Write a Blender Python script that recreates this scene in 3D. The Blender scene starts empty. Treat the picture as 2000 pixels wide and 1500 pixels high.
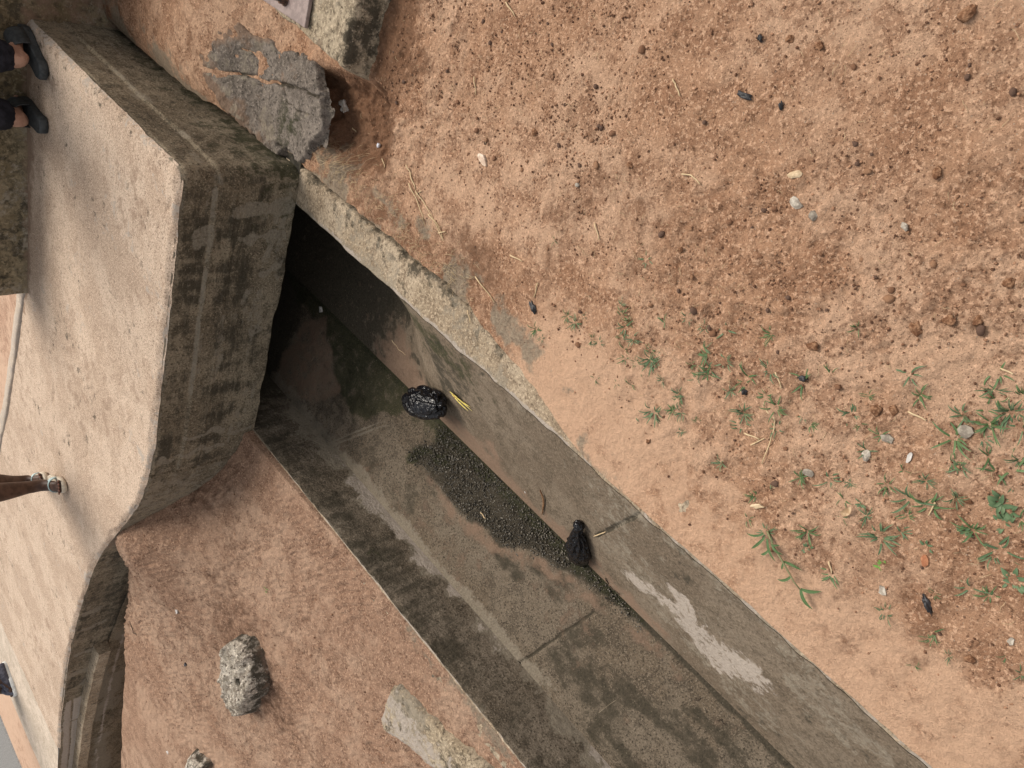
import bpy, math, random
import numpy as np
from mathutils import Vector, Matrix

random.seed(7)
RNG = np.random.default_rng(7)
scene = bpy.context.scene
C = scene.collection

# ------------------------------------------------------------------ camera
# world: X to the right across the drain, Y along the drain, Z up; the ground at the drain's rim is z = 0
H = 1.60
F = 1500.0
def _n(v): return v / np.linalg.norm(v)
_dn = _n(np.array([380.0, -1465.0, -1500.0]))       # (right, up, back) of the upright picture
_y = np.array([1750.0, 1990.0, -1500.0]); _y = _n(_y - _dn * (_y @ _dn))
_x = np.cross(_y, -_dn)
CAMROT = np.stack([_x, _y, -_dn])                    # rows: world axes in camera (right, up, back)
CAM_R, CAM_U, CAM_B = CAMROT[:, 0], CAMROT[:, 1], CAMROT[:, 2]
CAM = np.array([0.0, 0.0, H])

def ray(px, py):
    u, v = 1500.0 - py - 750.0, 1000.0 - px
    return CAMROT @ np.array([u, v, -F])

def hit_plane(px, py, p, n):
    d = ray(px, py); n = np.array(n, float)
    return CAM + d * (((np.array(p, float) - CAM) @ n) / (d @ n))

def hit_z(px, py, z): return hit_plane(px, py, (0, 0, z), (0, 0, 1))

def hit_h(px, py, hf, z0=0.0):
    z = z0
    for _ in range(12):
        p = hit_z(px, py, z); z = 0.5 * z + 0.5 * float(hf(np.array([p[0]]), np.array([p[1]]))[0])
    p = hit_z(px, py, z); p[2] = float(hf(np.array([p[0]]), np.array([p[1]]))[0])
    return p

cam_d = bpy.data.cameras.new("camera"); cam = bpy.data.objects.new("camera", cam_d); C.objects.link(cam)
cam_d.sensor_fit = 'HORIZONTAL'; cam_d.sensor_width = 36.0; cam_d.lens = 36.0 * F / 2000.0
cam_d.clip_start = 0.02; cam_d.clip_end = 500
M = Matrix.Identity(4)
for i in range(3):
    M[i][0], M[i][1], M[i][2], M[i][3] = -CAM_U[i], CAM_R[i], CAM_B[i], CAM[i]
cam.matrix_world = M
scene.camera = cam

# ------------------------------------------------------------------ numpy noise
def _hash(ix, iy, iz, seed):
    h = (ix.astype(np.int64) * 374761393 + iy.astype(np.int64) * 668265263 + iz.astype(np.int64) * 2147483647 + seed * 974711)
    h = (h ^ (h >> 13)) * 1274126177
    h = h & 0x7fffffff
    h = ((h ^ (h >> 16)) * 69069) & 0x7fffffff
    return h / float(0x7fffffff)

def vnoise(x, y, z=None, seed=0):
    x = np.asarray(x, float); y = np.asarray(y, float)
    z = np.zeros_like(x) if z is None else np.asarray(z, float) + 0 * x
    ix, iy, iz = np.floor(x), np.floor(y), np.floor(z)
    fx, fy, fz = x - ix, y - iy, z - iz
    f = lambda t: t * t * t * (t * (t * 6 - 15) + 10)
    fx, fy, fz = f(fx), f(fy), f(fz)
    r = 0
    for a in (0, 1):
        for b in (0, 1):
            for c in (0, 1):
                w = (fx if a else 1 - fx) * (fy if b else 1 - fy) * (fz if c else 1 - fz)
                r = r + w * _hash(ix + a, iy + b, iz + c, seed)
    return r * 2 - 1

def fbm(x, y, z=None, oct=4, seed=0, gain=0.5, lac=2.03):
    a, s, t = 1.0, 0.0, 0.0
    x = np.asarray(x, float); y = np.asarray(y, float)
    for o in range(oct):
        s = s + a * vnoise(x, y, z, seed + o * 17); t += a
        x = x * lac; y = y * lac; z = None if z is None else np.asarray(z) * lac; a *= gain
    return s / t

def sst(a, b, x):
    t = np.clip((x - a) / (b - a), 0, 1); return t * t * (3 - 2 * t)

def seg_dist(X, Y, pts):
    """distance in the plane to a polyline"""
    d = np.full(np.shape(X), 1e9)
    for (x0, y0), (x1, y1) in zip(pts[:-1], pts[1:]):
        dx, dy = x1 - x0, y1 - y0
        t = np.clip(((X - x0) * dx + (Y - y0) * dy) / (dx * dx + dy * dy + 1e-12), 0, 1)
        d = np.minimum(d, np.hypot(X - x0 - t * dx, Y - y0 - t * dy))
    return d

def poly_sd(X, Y, pts):
    """signed distance to a polygon, negative inside"""
    d = seg_dist(X, Y, list(pts) + [pts[0]])
    inside = np.zeros(np.shape(X), bool)
    n = len(pts)
    for i in range(n):
        x0, y0 = pts[i]; x1, y1 = pts[(i + 1) % n]
        c = ((y0 > Y) != (y1 > Y)) & (X < (x1 - x0) * (Y - y0) / ((y1 - y0) + 1e-12) + x0)
        inside ^= c
    return np.where(inside, -d, d)

# ------------------------------------------------------------------ object helpers
def tag(o, label=None, cat=None, group=None, kind=None):
    if label: o['label'] = label
    if cat: o['category'] = cat
    if group: o['group'] = group
    if kind: o['kind'] = kind
    return o

def empty(name, loc=(0, 0, 0), rz=0.0):
    o = bpy.data.objects.new(name, None); C.objects.link(o)
    o.location = loc; o.rotation_euler = (0, 0, rz); o.empty_display_size = 0.05
    return o

def mesh_obj(name, verts, faces, mat, parent=None, smooth=True, attrs=None):
    me = bpy.data.meshes.new(name)
    verts = np.asarray(verts, np.float32)
    if isinstance(faces, np.ndarray):
        nf, k = faces.shape
        me.vertices.add(len(verts)); me.vertices.foreach_set('co', verts.ravel())
        me.loops.add(nf * k); me.loops.foreach_set('vertex_index', faces.astype(np.int32).ravel())
        me.polygons.add(nf); me.polygons.foreach_set('loop_start', np.arange(0, nf * k, k, dtype=np.int32))
        me.update(calc_edges=True)
    else:
        me.from_pydata(verts.tolist(), [], faces); me.update()
    if smooth: me.polygons.foreach_set('use_smooth', np.ones(len(me.polygons), bool))
    for k, a in (attrs or {}).items():
        at = me.attributes.new(k, 'FLOAT', 'POINT'); at.data.foreach_set('value', np.asarray(a, np.float32).ravel())
    if mat: me.materials.append(mat)
    o = bpy.data.objects.new(name, me); C.objects.link(o)
    if parent: o.parent = parent
    return o

def grid_faces(n, m):
    i = np.arange(n - 1)[:, None] * m + np.arange(m - 1)[None, :]
    i = i.ravel()
    return np.stack([i, i + 1, i + m + 1, i + m], 1)

def grid_obj(name, P, mat, parent=None, attrs=None, flip=False):
    n, m, _ = P.shape
    f = grid_faces(n, m)
    if flip: f = f[:, ::-1]
    return mesh_obj(name, P.reshape(-1, 3), f, mat, parent, True, attrs)

def add_mod_bevel(o, w=0.004, seg=2):
    b = o.modifiers.new('bevel', 'BEVEL'); b.width = w; b.segments = seg; b.limit_method = 'ANGLE'
    return o

# ------------------------------------------------------------------ materials
class NT:
    def __init__(s, name):
        s.mat = bpy.data.materials.new(name); s.mat.use_nodes = True
        s.t = s.mat.node_tree; s.t.nodes.clear()
        s.out = s.t.nodes.new('ShaderNodeOutputMaterial')
        s.b = s.t.nodes.new('ShaderNodeBsdfPrincipled')
        s.t.links.new(s.b.outputs[0], s.out.inputs[0])
        s.tc = s.t.nodes.new('ShaderNodeTexCoord').outputs['Object']
    def L(s, v, inp):
        if v is None: return
        if isinstance(v, bpy.types.NodeSocket): s.t.links.new(v, inp)
        elif isinstance(v, (tuple, list)) and len(v) == 3 and inp.type == 'RGBA': inp.default_value = (*v, 1)
        else: inp.default_value = v
    def vec(s, scale=(1, 1, 1), rot=(0, 0, 0), src=None):
        n = s.t.nodes.new('ShaderNodeMapping'); n.inputs['Scale'].default_value = scale; n.inputs['Rotation'].default_value = rot
        s.L(src or s.tc, n.inputs['Vector']); return n.outputs[0]
    def noise(s, scale, detail=5, rough=0.6, vec=None, dist=0.0):
        n = s.t.nodes.new('ShaderNodeTexNoise'); n.inputs['Scale'].default_value = scale
        n.inputs['Detail'].default_value = detail; n.inputs['Roughness'].default_value = rough; n.inputs['Distortion'].default_value = dist
        s.L(vec or s.tc, n.inputs['Vector'])
        g = 2.3 if detail < 6 else 2.6
        return s.math('MULTIPLY_ADD', n.outputs['Fac'], g, 0.5 - 0.5 * g, clamp=True)
    def voro(s, scale, feature='F1', out='Distance', vec=None):
        n = s.t.nodes.new('ShaderNodeTexVoronoi'); n.feature = feature; n.inputs['Scale'].default_value = scale
        s.L(vec or s.tc, n.inputs['Vector']); return n.outputs[out]
    def math(s, op, a, b=0.0, c=None, clamp=False):
        n = s.t.nodes.new('ShaderNodeMath'); n.operation = op; n.use_clamp = clamp
        s.L(a, n.inputs[0]); s.L(b, n.inputs[1])
        if c is not None: s.L(c, n.inputs[2])
        return n.outputs[0]
    def ss(s, lo, hi, x):
        n = s.t.nodes.new('ShaderNodeMapRange'); n.interpolation_type = 'SMOOTHSTEP'
        s.L(x, n.inputs['Value']); n.inputs['From Min'].default_value = lo; n.inputs['From Max'].default_value = hi
        return n.outputs['Result']
    def mix(s, f, a, b, blend='MIX'):
        n = s.t.nodes.new('ShaderNodeMix'); n.data_type = 'RGBA'; n.blend_type = blend; n.clamp_factor = True
        s.L(f, n.inputs[0]); s.L(a, n.inputs[6]); s.L(b, n.inputs[7]); return n.outputs[2]
    def ramp(s, f, stops):
        n = s.t.nodes.new('ShaderNodeValToRGB'); e = n.color_ramp.elements
        while len(e) < len(stops): e.new(0.5)
        for k, (p, c) in enumerate(stops): e[k].position = p; e[k].color = (*c, 1)
        s.L(f, n.inputs[0]); return n.outputs[0]
    def attr(s, name):
        n = s.t.nodes.new('ShaderNodeAttribute'); n.attribute_name = name; return n.outputs['Fac']
    def bump(s, h, strength=0.5, dist=0.01, prev=None):
        n = s.t.nodes.new('ShaderNodeBump'); n.inputs['Strength'].default_value = strength; n.inputs['Distance'].default_value = dist
        s.L(h, n.inputs['Height'])
        if prev is not None: s.L(prev, n.inputs['Normal'])
        return n.outputs[0]
    def masked(s, name, k=0.7, ns=None, lo=0.25, hi=0.75):
        """mask attribute broken up by noise"""
        a = s.attr(name)
        a2 = s.math('ADD', a, s.math('MULTIPLY', s.math('SUBTRACT', ns, 0.5), k * 0.75))
        f = s.ss(lo, hi, a2)
        return s.math('MULTIPLY', f, s.ss(0.0, 0.06, a))
    def done(s, col, rough=0.9, normal=None, spec=0.3):
        s.L(col, s.b.inputs['Base Color']); s.L(rough, s.b.inputs['Roughness'])
        s.b.inputs['Specular IOR Level'].default_value = spec
        if normal is not None: s.L(normal, s.b.inputs['Normal'])
        return s.mat

def soil_mat(name, base, pale, dark, speck=1.0, grain=1.0):
    n = NT(name)
    big = n.noise(2.2, 4, 0.6); mid = n.noise(13, 6, 0.65); fine = n.noise(90, 6, 0.7); vf = n.noise(380, 3, 0.7)
    c = n.mix(n.ss(0.36, 0.68, big), base, pale)
    c = n.mix(n.math('MULTIPLY', n.ss(0.46, 0.72, mid), 0.55), c, dark)
    c = n.mix(n.math('MULTIPLY', n.math('MULTIPLY', n.ss(0.45, 0.9, fine), n.ss(.2, .6, mid)), 0.85), c, tuple(v * 0.5 for v in dark))
    c = n.mix(n.math('MULTIPLY', n.ss(0.56, 0.75, n.noise(120, 4, 0.7, n.vec(rot=(0.3, 0.2, 1.1)))), 0.7), c, tuple(min(1, v * 1.35) for v in pale))
    # dark laterite specks
    vd = n.voro(75); pick = n.voro(75, out='Color')
    sepp = n.t.nodes.new('ShaderNodeSeparateColor'); n.L(pick, sepp.inputs[0])
    sp = n.math('MULTIPLY', n.math('SUBTRACT', 1.0, n.ss(0.16, 0.3, vd)), n.ss(0.7, 0.78, sepp.outputs[0]))
    sp = n.math('MULTIPLY', sp, n.ss(0.35, 0.62, n.noise(5, 3, 0.6)))
    sp = n.math('MULTIPLY', sp, n.math('SUBTRACT', 1.0, n.attr('smooth')))
    c = n.mix(n.math('MULTIPLY', sp, 0.85 * speck), c, (0.10, 0.048, 0.03))
    vd2 = n.voro(210); pk2 = n.voro(210, out='Color'); s2 = n.t.nodes.new('ShaderNodeSeparateColor'); n.L(pk2, s2.inputs[0])
    sp2 = n.math('MULTIPLY', n.math('SUBTRACT', 1.0, n.ss(0.2, 0.38, vd2)), n.ss(0.72, 0.8, s2.outputs[1]))
    c = n.mix(n.math('MULTIPLY', sp2, 0.6 * speck), c, (0.12, 0.055, 0.035))
    sp3 = n.math('MULTIPLY', n.math('SUBTRACT', 1.0, n.ss(0.2, 0.34, vd2)), n.ss(0.93, 0.97, s2.outputs[2]))
    c = n.mix(n.math('MULTIPLY', sp3, 0.7), c, (0.6, 0.47, 0.36))
    c = n.mix(n.math('MULTIPLY', n.masked('dark', 1.5, n.noise(25, 6, 0.7), 0.1, 1.0), 0.8), c, n.mix(fine, tuple(v * 0.32 for v in dark), tuple(v * 0.8 for v in dark)))
    c = n.mix(n.math('MULTIPLY', n.masked('pale', 0.9, n.noise(18, 6, 0.7)), 0.8), c, n.mix(fine, pale, tuple(min(1, v * 1.25) for v in pale)))
    c = n.mix(n.math('MULTIPLY', n.masked('grey', 1.0, n.noise(30, 6, 0.7)), 0.85), c, n.mix(fine, (0.17, 0.135, 0.10), (0.42, 0.35, 0.26)))
    b = n.bump(fine, 0.75 * grain, 0.010)
    b = n.bump(vf, 0.6 * grain, 0.003, b)
    b = n.bump(n.math('MULTIPLY', sp, 1.0), 0.6, 0.004, b)
    return n.done(c, 0.95, b, 0.12)

def concrete_mat(name, base, pale, dark, fine_scale=110, bump=0.5, grain=0.5, streak=None, cloud=0.6):
    """weathered concrete; masks: stain, light, sand, moss, wet, lime"""
    n = NT(name)
    big = n.noise(3.0, 5, 0.62); mid = n.noise(17, 7, 0.68); fine = n.noise(fine_scale, 6, 0.7); vf = n.noise(420, 3, 0.75)
    c = n.mix(n.ss(0.35, 0.66, big), base, pale)
    c = n.mix(n.math('MULTIPLY', n.ss(0.48, 0.7, mid), cloud), c, dark)
    c = n.mix(n.math('MULTIPLY', n.ss(0.48, 0.85, fine), min(1, grain * 1.45)), c, tuple(v * 0.5 for v in dark))
    c = n.mix(n.math('MULTIPLY', n.ss(0.55, 0.78, n.noise(fine_scale * 1.3, 4, 0.7, n.vec(rot=(1, .4, .7)))), min(1, grain * 1.3)), c, tuple(min(1, v * 1.4) for v in pale))
    sn = n.noise(22, 7, 0.7)
    if streak: sn = n.math('ADD', n.math('MULTIPLY', sn, 0.5), n.math('MULTIPLY', n.noise(9, 7, 0.72, n.vec(streak)), 0.5))
    st = n.masked('stain_shade', 1.5, sn)  # real stains, and shade painted into the colour
    c = n.mix(n.math('MULTIPLY', st, 0.92), c, n.mix(fine, (0.026, 0.022, 0.016), (0.10, 0.083, 0.057)))
    mo = n.masked('moss', 1.2, mid)
    c = n.mix(n.math('MULTIPLY', mo, 0.75), c, n.mix(fine, (0.018, 0.022, 0.009), (0.06, 0.062, 0.025)))
    sa = n.masked('sand', 0.9, mid)
    c = n.mix(n.math('MULTIPLY', sa, 0.85), c, n.mix(fine, (0.20, 0.13, 0.09), (0.31, 0.21, 0.148)))
    li = n.masked('light', 2.0, n.math('ADD', n.math('MULTIPLY', n.noise(20, 7, 0.72), .6), n.math('MULTIPLY', n.noise(70, 6, 0.7), .4)), .3, .8)
    c = n.mix(n.math('MULTIPLY', li, 0.75), c, n.mix(fine, (0.19, 0.16, 0.12), (0.39, 0.335, 0.26)))
    lm = n.masked('lime', 2.0, n.math('ADD', n.math('MULTIPLY', n.noise(13, 8, 0.7, dist=0.8), .65), n.math('MULTIPLY', n.noise(55, 6, 0.75), .35)), .3, .62)
    c = n.mix(lm, c, n.mix(fine, (0.35, 0.295, 0.245), (0.49, 0.42, 0.36)))  # lime deposits, and sunlit rims painted pale
    # small pale aggregate
    vd = n.voro(130); pk = n.voro(130, out='Color'); sc = n.t.nodes.new('ShaderNodeSeparateColor'); n.L(pk, sc.inputs[0])
    ag = n.math('MULTIPLY', n.math('SUBTRACT', 1.0, n.ss(0.2, 0.34, vd)), n.ss(0.86, 0.9, sc.outputs[0]))
    c = n.mix(n.math('MULTIPLY', ag, 0.45), c, tuple(min(1, v * 1.5) for v in pale))
    we = n.masked('wet', 0.8, mid)
    c = n.mix(n.math('MULTIPLY', we, 0.55), c, n.mix(0.5, c, (0.012, 0.011, 0.009)))
    rough = n.math('SUBTRACT', 0.93, n.math('MULTIPLY', we, 0.66))
    b = n.bump(mid, 0.35 * bump, 0.012)
    b = n.bump(fine, bump, 0.005, b)
    b = n.bump(vf, 0.4 * bump, 0.002, b)
    return n.done(c, rough, b, 0.22)

def plain_mat(name, c1, c2, scale=60, rough=0.8, bump=0.3, spec=0.3, dist=0.003):
    n = NT(name); f = n.noise(scale, 6, 0.65)
    return n.done(n.mix(n.ss(0.3, 0.7, f), c1, c2), rough, n.bump(f, bump, dist), spec)

SOIL = soil_mat('laterite_soil', (0.47, 0.272, 0.168), (0.60, 0.385, 0.258), (0.315, 0.162, 0.093))
SOIL2 = soil_mat('bank_soil', (0.43, 0.265, 0.18), (0.54, 0.36, 0.255), (0.29, 0.165, 0.108), speck=0.45, grain=1.2)
SOILV = soil_mat('verge_soil', (0.40, 0.25, 0.175), (0.50, 0.345, 0.25), (0.30, 0.17, 0.11), speck=0.2, grain=0.6)
DECK = concrete_mat('deck_concrete', (0.45, 0.335, 0.25), (0.56, 0.435, 0.335), (0.33, 0.23, 0.165), 150, 0.6, 0.6, cloud=.28)
PAVE = concrete_mat('pavement_concrete', (0.45, 0.375, 0.30), (0.55, 0.46, 0.375), (0.36, 0.29, 0.225), 90, 0.35, 0.3)
FASC = concrete_mat('weathered_concrete', (0.20, 0.158, 0.108), (0.29, 0.235, 0.165), (0.095, 0.075, 0.05), 100, 0.9, 0.55, streak=(1.2, 1.2, 7))
SLOPE = concrete_mat('drain_lining', (0.17, 0.128, 0.09), (0.215, 0.168, 0.122), (0.115, 0.088, 0.06), 110, 0.55, 0.45)
FLOOR = concrete_mat('drain_floor', (0.16, 0.122, 0.085), (0.20, 0.16, 0.118), (0.085, 0.067, 0.048), 130, 0.95, 0.7, streak=(2.2, .8, 2.2))
FARW = concrete_mat('far_lining', (0.155, 0.122, 0.088), (0.21, 0.17, 0.128), (0.085, 0.066, 0.046), 110, 0.7, 0.6, streak=(1, 2.6, .35))
LEDGE = concrete_mat('drain_edge', (0.35, 0.27, 0.185), (0.47, 0.375, 0.27), (0.2, 0.145, 0.095), 90, 0.8, 0.5)
WALLM = concrete_mat('parapet_concrete', (0.17, 0.13, 0.075), (0.24, 0.19, 0.12), (0.08, 0.065, 0.038), 40, 0.6, 0.5)
BLOCK = concrete_mat('footing_concrete', (0.36, 0.285, 0.195), (0.46, 0.375, 0.27), (0.19, 0.145, 0.095), 70, 1.0, 0.6)
ROCK = concrete_mat('rubble', (0.52, 0.455, 0.375), (0.68, 0.61, 0.52), (0.20, 0.15, 0.115), 55, 1.6, 0.8)
ASPH = concrete_mat('old_asphalt', (0.185, 0.155, 0.13), (0.25, 0.212, 0.18), (0.10, 0.083, 0.07), 80, 1.0, 0.6)
CULV_SHADE = plain_mat('culvert_shade', (0.02, 0.017, 0.012), (0.05, 0.043, 0.03), 30, 0.9, 0.4)  # near-black, paints the culvert's inner shade into the colour
ROADM = plain_mat('road_asphalt', (0.16, 0.155, 0.15), (0.24, 0.23, 0.22), 60, 0.9, 0.4)

# ------------------------------------------------------------------ the heights of the place
XR, XF = -1.20, -2.30              # inner rims of the drain, near and far
DC, XC = 0.36, -1.7934             # the crease at the foot of the near slope
DP, XP = 0.25, -2.287              # the foot of the far wall
YS = 2.36                          # front of the culvert slab
def zdeck(X): return 0.45 - 0.03 * np.clip(-2.5 - X, 0, 4.0)

def near_edge(Y):
    e = -1.2 + 0.085 * sst(0.75, 1.15, Y) + 0.062 * sst(1.1, 1.5, Y)
    j = 0.014 * fbm(Y * 3.1, 0 * Y + 3.3, oct=5, seed=5) + 0.004 * vnoise(Y * 27, 0 * Y, seed=8)
    return e + 0.007 + np.abs(j) * (0.6 + 1.2 * sst(0.7, 1.3, Y))

REC = [tuple(hit_z(a_, b_, 0)[:2]) for a_, b_ in ((566, 118), (606, 180), (618, 262), (640, 300), (700, 335), (752, 330), (768, 250), (765, 200), (738, 172), (690, 146), (640, 132))]
SKIRT = [tuple(hit_z(a_, b_, 0)[:2]) for a_, b_ in ((735, -40), (728, 140), (740, 172), (815, 188), (858, 150), (820, 60), (800, -40))]
def near_h(X, Y):
    d = X - near_edge(Y)
    z = 0.004 + 0.012 * sst(0, 0.25, d)
    z = z + (0.010 * fbm(X * 2.3, Y * 2.3, oct=4, seed=21) + 0.007 * fbm(X * 11, Y * 11, oct=4, seed=31)) * sst(0, 0.12, d)
    z = z + 0.15 * sst(2.50, 3.05, Y) * sst(-1.25, -0.95, X) + 0.05 * sst(2.3, 2.6, Y) * sst(-0.98, -0.9, X) * 0
    z = z - 0.105 * sst(0.03, -0.07, poly_sd(X, Y, REC) + .02 * fbm(X * 14, Y * 14, oct=3, seed=47)) - 0.0 * np.exp(-(((X + 0.66) / 0.06) ** 2 + ((Y - 2.45) / 0.2) ** 2))
    z = z + 0.03 * np.abs(fbm(X * 22, Y * 22, oct=4, seed=44)) * np.exp(-(((X + 0.8) / 0.25) ** 2 + ((Y - 2.15) / 0.4) ** 2))
    return z

DECK_EDGE = [(-2.48, 2.36), (-2.82, 2.52), (-3.2, 2.74), (-3.58, 2.95), (-4.31, 3.20), (-5.1, 3.42), (-5.9, 3.56), (-6.71, 3.64), (-12, 3.75), (-60, 3.8)]
RIM = [(-3.55, 2.90, .27), (-3.75, 2.92, .24), (-3.95, 2.96, .21), (-4.8, 3.05, .14), (-6.2, 3.10, .06), (-12, 3.2, .05), (-60, 3.2, .05)]
def _interp(X, pts, k):
    return sum(_interp0(np.asarray(X, float) + o_, pts, k) for o_ in np.linspace(-.24, .24, 9)) / 9.0
def _interp0(X, pts, k):
    xs = np.array([-p[0] for p in pts]); ys = np.array([p[k] for p in pts])
    return np.interp(-np.asarray(X), xs, ys)
def deck_y(X): return np.where(np.asarray(X) > -2.30, YS, _interp(X, DECK_EDGE, 1))
def far_ymax(X):
    a = deck_y(X) + 0.05
    return np.where(X > -3.55, a, _interp(X, RIM, 1) + 0.012 * vnoise(X * 5, 0 * X, seed=3))
def far_h(X, Y):
    zr = sum(np.interp(-np.asarray(X) + o_, [2.3, 2.5, 3.1, 3.7, 3.95, 4.8, 6.2, 60], [.03, .07, .17, .24, .21, .14, .06, .05]) * w_ for o_, w_ in zip(np.linspace(-.36, .36, 9), np.array([1, 2, 3, 4, 4, 4, 3, 2, 1]) / 24.0))
    d = XF - X
    z = 0.006 * sst(0, 0.05, d) + zr * sst(1.25, 2.85, Y)
    z = z + 0.235 * np.exp(-((X + 3.12) / 0.38) ** 2 - ((Y - 2.72) / 0.34) ** 2)
    z = z + (0.016 * fbm(X * 1.7, Y * 1.7, oct=4, seed=61) + 0.006 * fbm(X * 9, Y * 9, oct=4, seed=71)) * sst(0, 0.15, d)
    return z

def axis(segs):
    """coordinates from (start, stop, step) runs"""
    out = []
    for a, b, s in segs:
        n = max(1, int(round((b - a) / s))); out += list(np.linspace(a, b, n, endpoint=False))
    out.append(segs[-1][1]); return np.array(out)

# ------------------------------------------------------------------ near ground
def build_near():
    ys = axis([(-400, -10, 30), (-10, -1.5, 0.4), (-1.5, -0.5, 0.05), (-0.5, 2.75, 0.005), (2.75, 3.9, 0.02)])
    ds = axis([(0, 0.012, 0.003), (0.012, 1.5, 0.005), (1.5, 2.5, 0.05), (2.5, 10, 0.4), (10, 400, 30)])
    Y = np.repeat(ys[:, None], len(ds), 1)
    X = near_edge(Y) + ds[None, :]
    Z = near_h(X, Y)
    Z[:, 0] = -0.003
    # grain modelled in the dense part
    w = ((Y > -0.6) & (Y < 2.8) & (ds[None, :] < 1.5)) * sst(0.0, 0.05, ds[None, :] + 0 * Y)
    g = fbm(X * 38, Y * 38, oct=3, seed=90)
    rough = sst(-0.25, 0.3, fbm(X * 1.6 + 9, Y * 1.6, oct=3, seed=91)) * sst(0.05, 0.35, ds[None, :] + 0 * Y)
    Z = Z + w * (0.0034 + 0.0065 * rough) * g + w * (.001 + .002 * rough) * fbm(X * 95, Y * 95, oct=2, seed=97) + w * rough * 0.004 * np.clip(vnoise(X * 60, Y * 60, seed=95) - 0.35, 0, 1)
    # masks
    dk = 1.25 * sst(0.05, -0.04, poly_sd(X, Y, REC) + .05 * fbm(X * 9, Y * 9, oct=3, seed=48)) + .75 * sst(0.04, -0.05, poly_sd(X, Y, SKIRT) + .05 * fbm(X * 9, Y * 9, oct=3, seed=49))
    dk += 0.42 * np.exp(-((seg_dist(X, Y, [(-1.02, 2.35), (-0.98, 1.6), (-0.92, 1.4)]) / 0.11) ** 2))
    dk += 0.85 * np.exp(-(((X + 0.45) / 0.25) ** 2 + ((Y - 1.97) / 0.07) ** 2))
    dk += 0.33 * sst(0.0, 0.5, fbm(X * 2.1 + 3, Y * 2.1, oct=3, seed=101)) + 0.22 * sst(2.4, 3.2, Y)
    band = sst(0.42, 0.15, ds[None, :] + 0.08 * fbm(X * 3, Y * 3, oct=2, seed=110)) * sst(1.35, 0.9, Y)
    pl = 0.62 * band + 0.30 * sst(0.1, 0.6, fbm(X * 1.3 + 1, Y * 1.3 + 7, oct=3, seed=111))
    gy = 1.0 * sst(0.20, 0.0, ds[None, :] + 0.05 * fbm(X * 8, Y * 8, oct=3, seed=121)) * sst(0.5, 1.0, Y) * sst(-0.3, 0.3, fbm(X * 9, Y * 9, oct=3, seed=120)) 
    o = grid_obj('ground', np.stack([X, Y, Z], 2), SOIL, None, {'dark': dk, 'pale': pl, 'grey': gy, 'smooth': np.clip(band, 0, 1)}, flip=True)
    tag(o, kind='structure')
build_near()

# ------------------------------------------------------------------ far bank
def build_far():
    s = np.concatenate([axis([(0, 0.3, 0.003), (0.3, 2.6, 0.008), (2.6, 4.0, 0.04), (4.0, 15, 0.4), (15, 400, 30)])])   # distance back from the far end
    xs = axis([(0, 0.012, 0.003), (0.012, 2.3, 0.008), (2.3, 5.0, 0.03), (5.0, 12, 0.4), (12, 400, 30)])
    jit = 0.006 * fbm(np.linspace(0, 1, 5), np.zeros(5))[0]
    Xc = XF - 0.012 - xs
    ym = far_ymax(Xc)
    Y = ym[None, :] - s[:, None]
    X = np.repeat(Xc[None, :], len(s), 0)
    e = 0.006 * np.abs(fbm(Y * 4, 0 * Y + 1.7, oct=3, seed=6))
    X = X - e * sst(0.1, 0.0, xs[None, :] + 0 * Y)
    Z = far_h(X, Y)
    # soft tread marks
    w = sst(0.0, 0.06, xs[None, :] + 0 * Y) * (X > -5)
    rip = np.sin((Y * 0.8 + X * 0.6) * 210 + 6 * fbm(X * 7, Y * 7, oct=3, seed=130)) * sst(0.0, 0.45, fbm(X * 4, Y * 4, oct=2, seed=131))
    Z = Z + w * (0.013 * (np.abs(fbm(X * 22, Y * 22, oct=3, seed=132)) - .2) + 0.006 * fbm(X * 48, Y * 48, oct=2, seed=133) + 0.0022 * rip)
    fp = hit_h(635, 1285, far_h); a = math.radians(35)
    u = (X - fp[0]) * math.cos(a) + (Y - fp[1]) * math.sin(a); v = -(X - fp[0]) * math.sin(a) + (Y - fp[1]) * math.cos(a)
    Z = Z - 0.008 * sst(1.15, 0.8, np.sqrt((u / 0.12) ** 2 + (v / 0.042) ** 2))
    Z[:, 0] = -0.004
    # the edge over the side drain drops away
    lip = np.stack([X[0], Y[0], Z[0] - 0.6], 1)[None]
    P = np.concatenate([lip, np.stack([X, Y, Z], 2)], 0)
    X2, Y2 = P[..., 0], P[..., 1]
    pl = 0.5 * sst(0.0, 0.6, fbm(X2 * 2.5, Y2 * 2.5, oct=4, seed=140)) + 0.3 * sst(-3.2, -5, X2)
    dk = 0.55 * sst(0.1, 0.6, fbm(X2 * 2 + 5, Y2 * 2, oct=4, seed=141))
    gy = 0.75 * sst(0.10, 0.0, XF - X2 + 0.05 * fbm(Y2 * 6, X2 * 3, oct=3, seed=143)) * sst(-0.1, 0.3, fbm(X2 * 6, Y2 * 3, oct=2, seed=142)) * sst(1.5, 1.1, Y2)
    o = grid_obj('earth_bank', P, SOIL2, None, {'pale': pl, 'dark': dk, 'grey': gy, 'smooth': 0 * X2}, flip=True)
    tag(o, kind='structure')
build_far()

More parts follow.
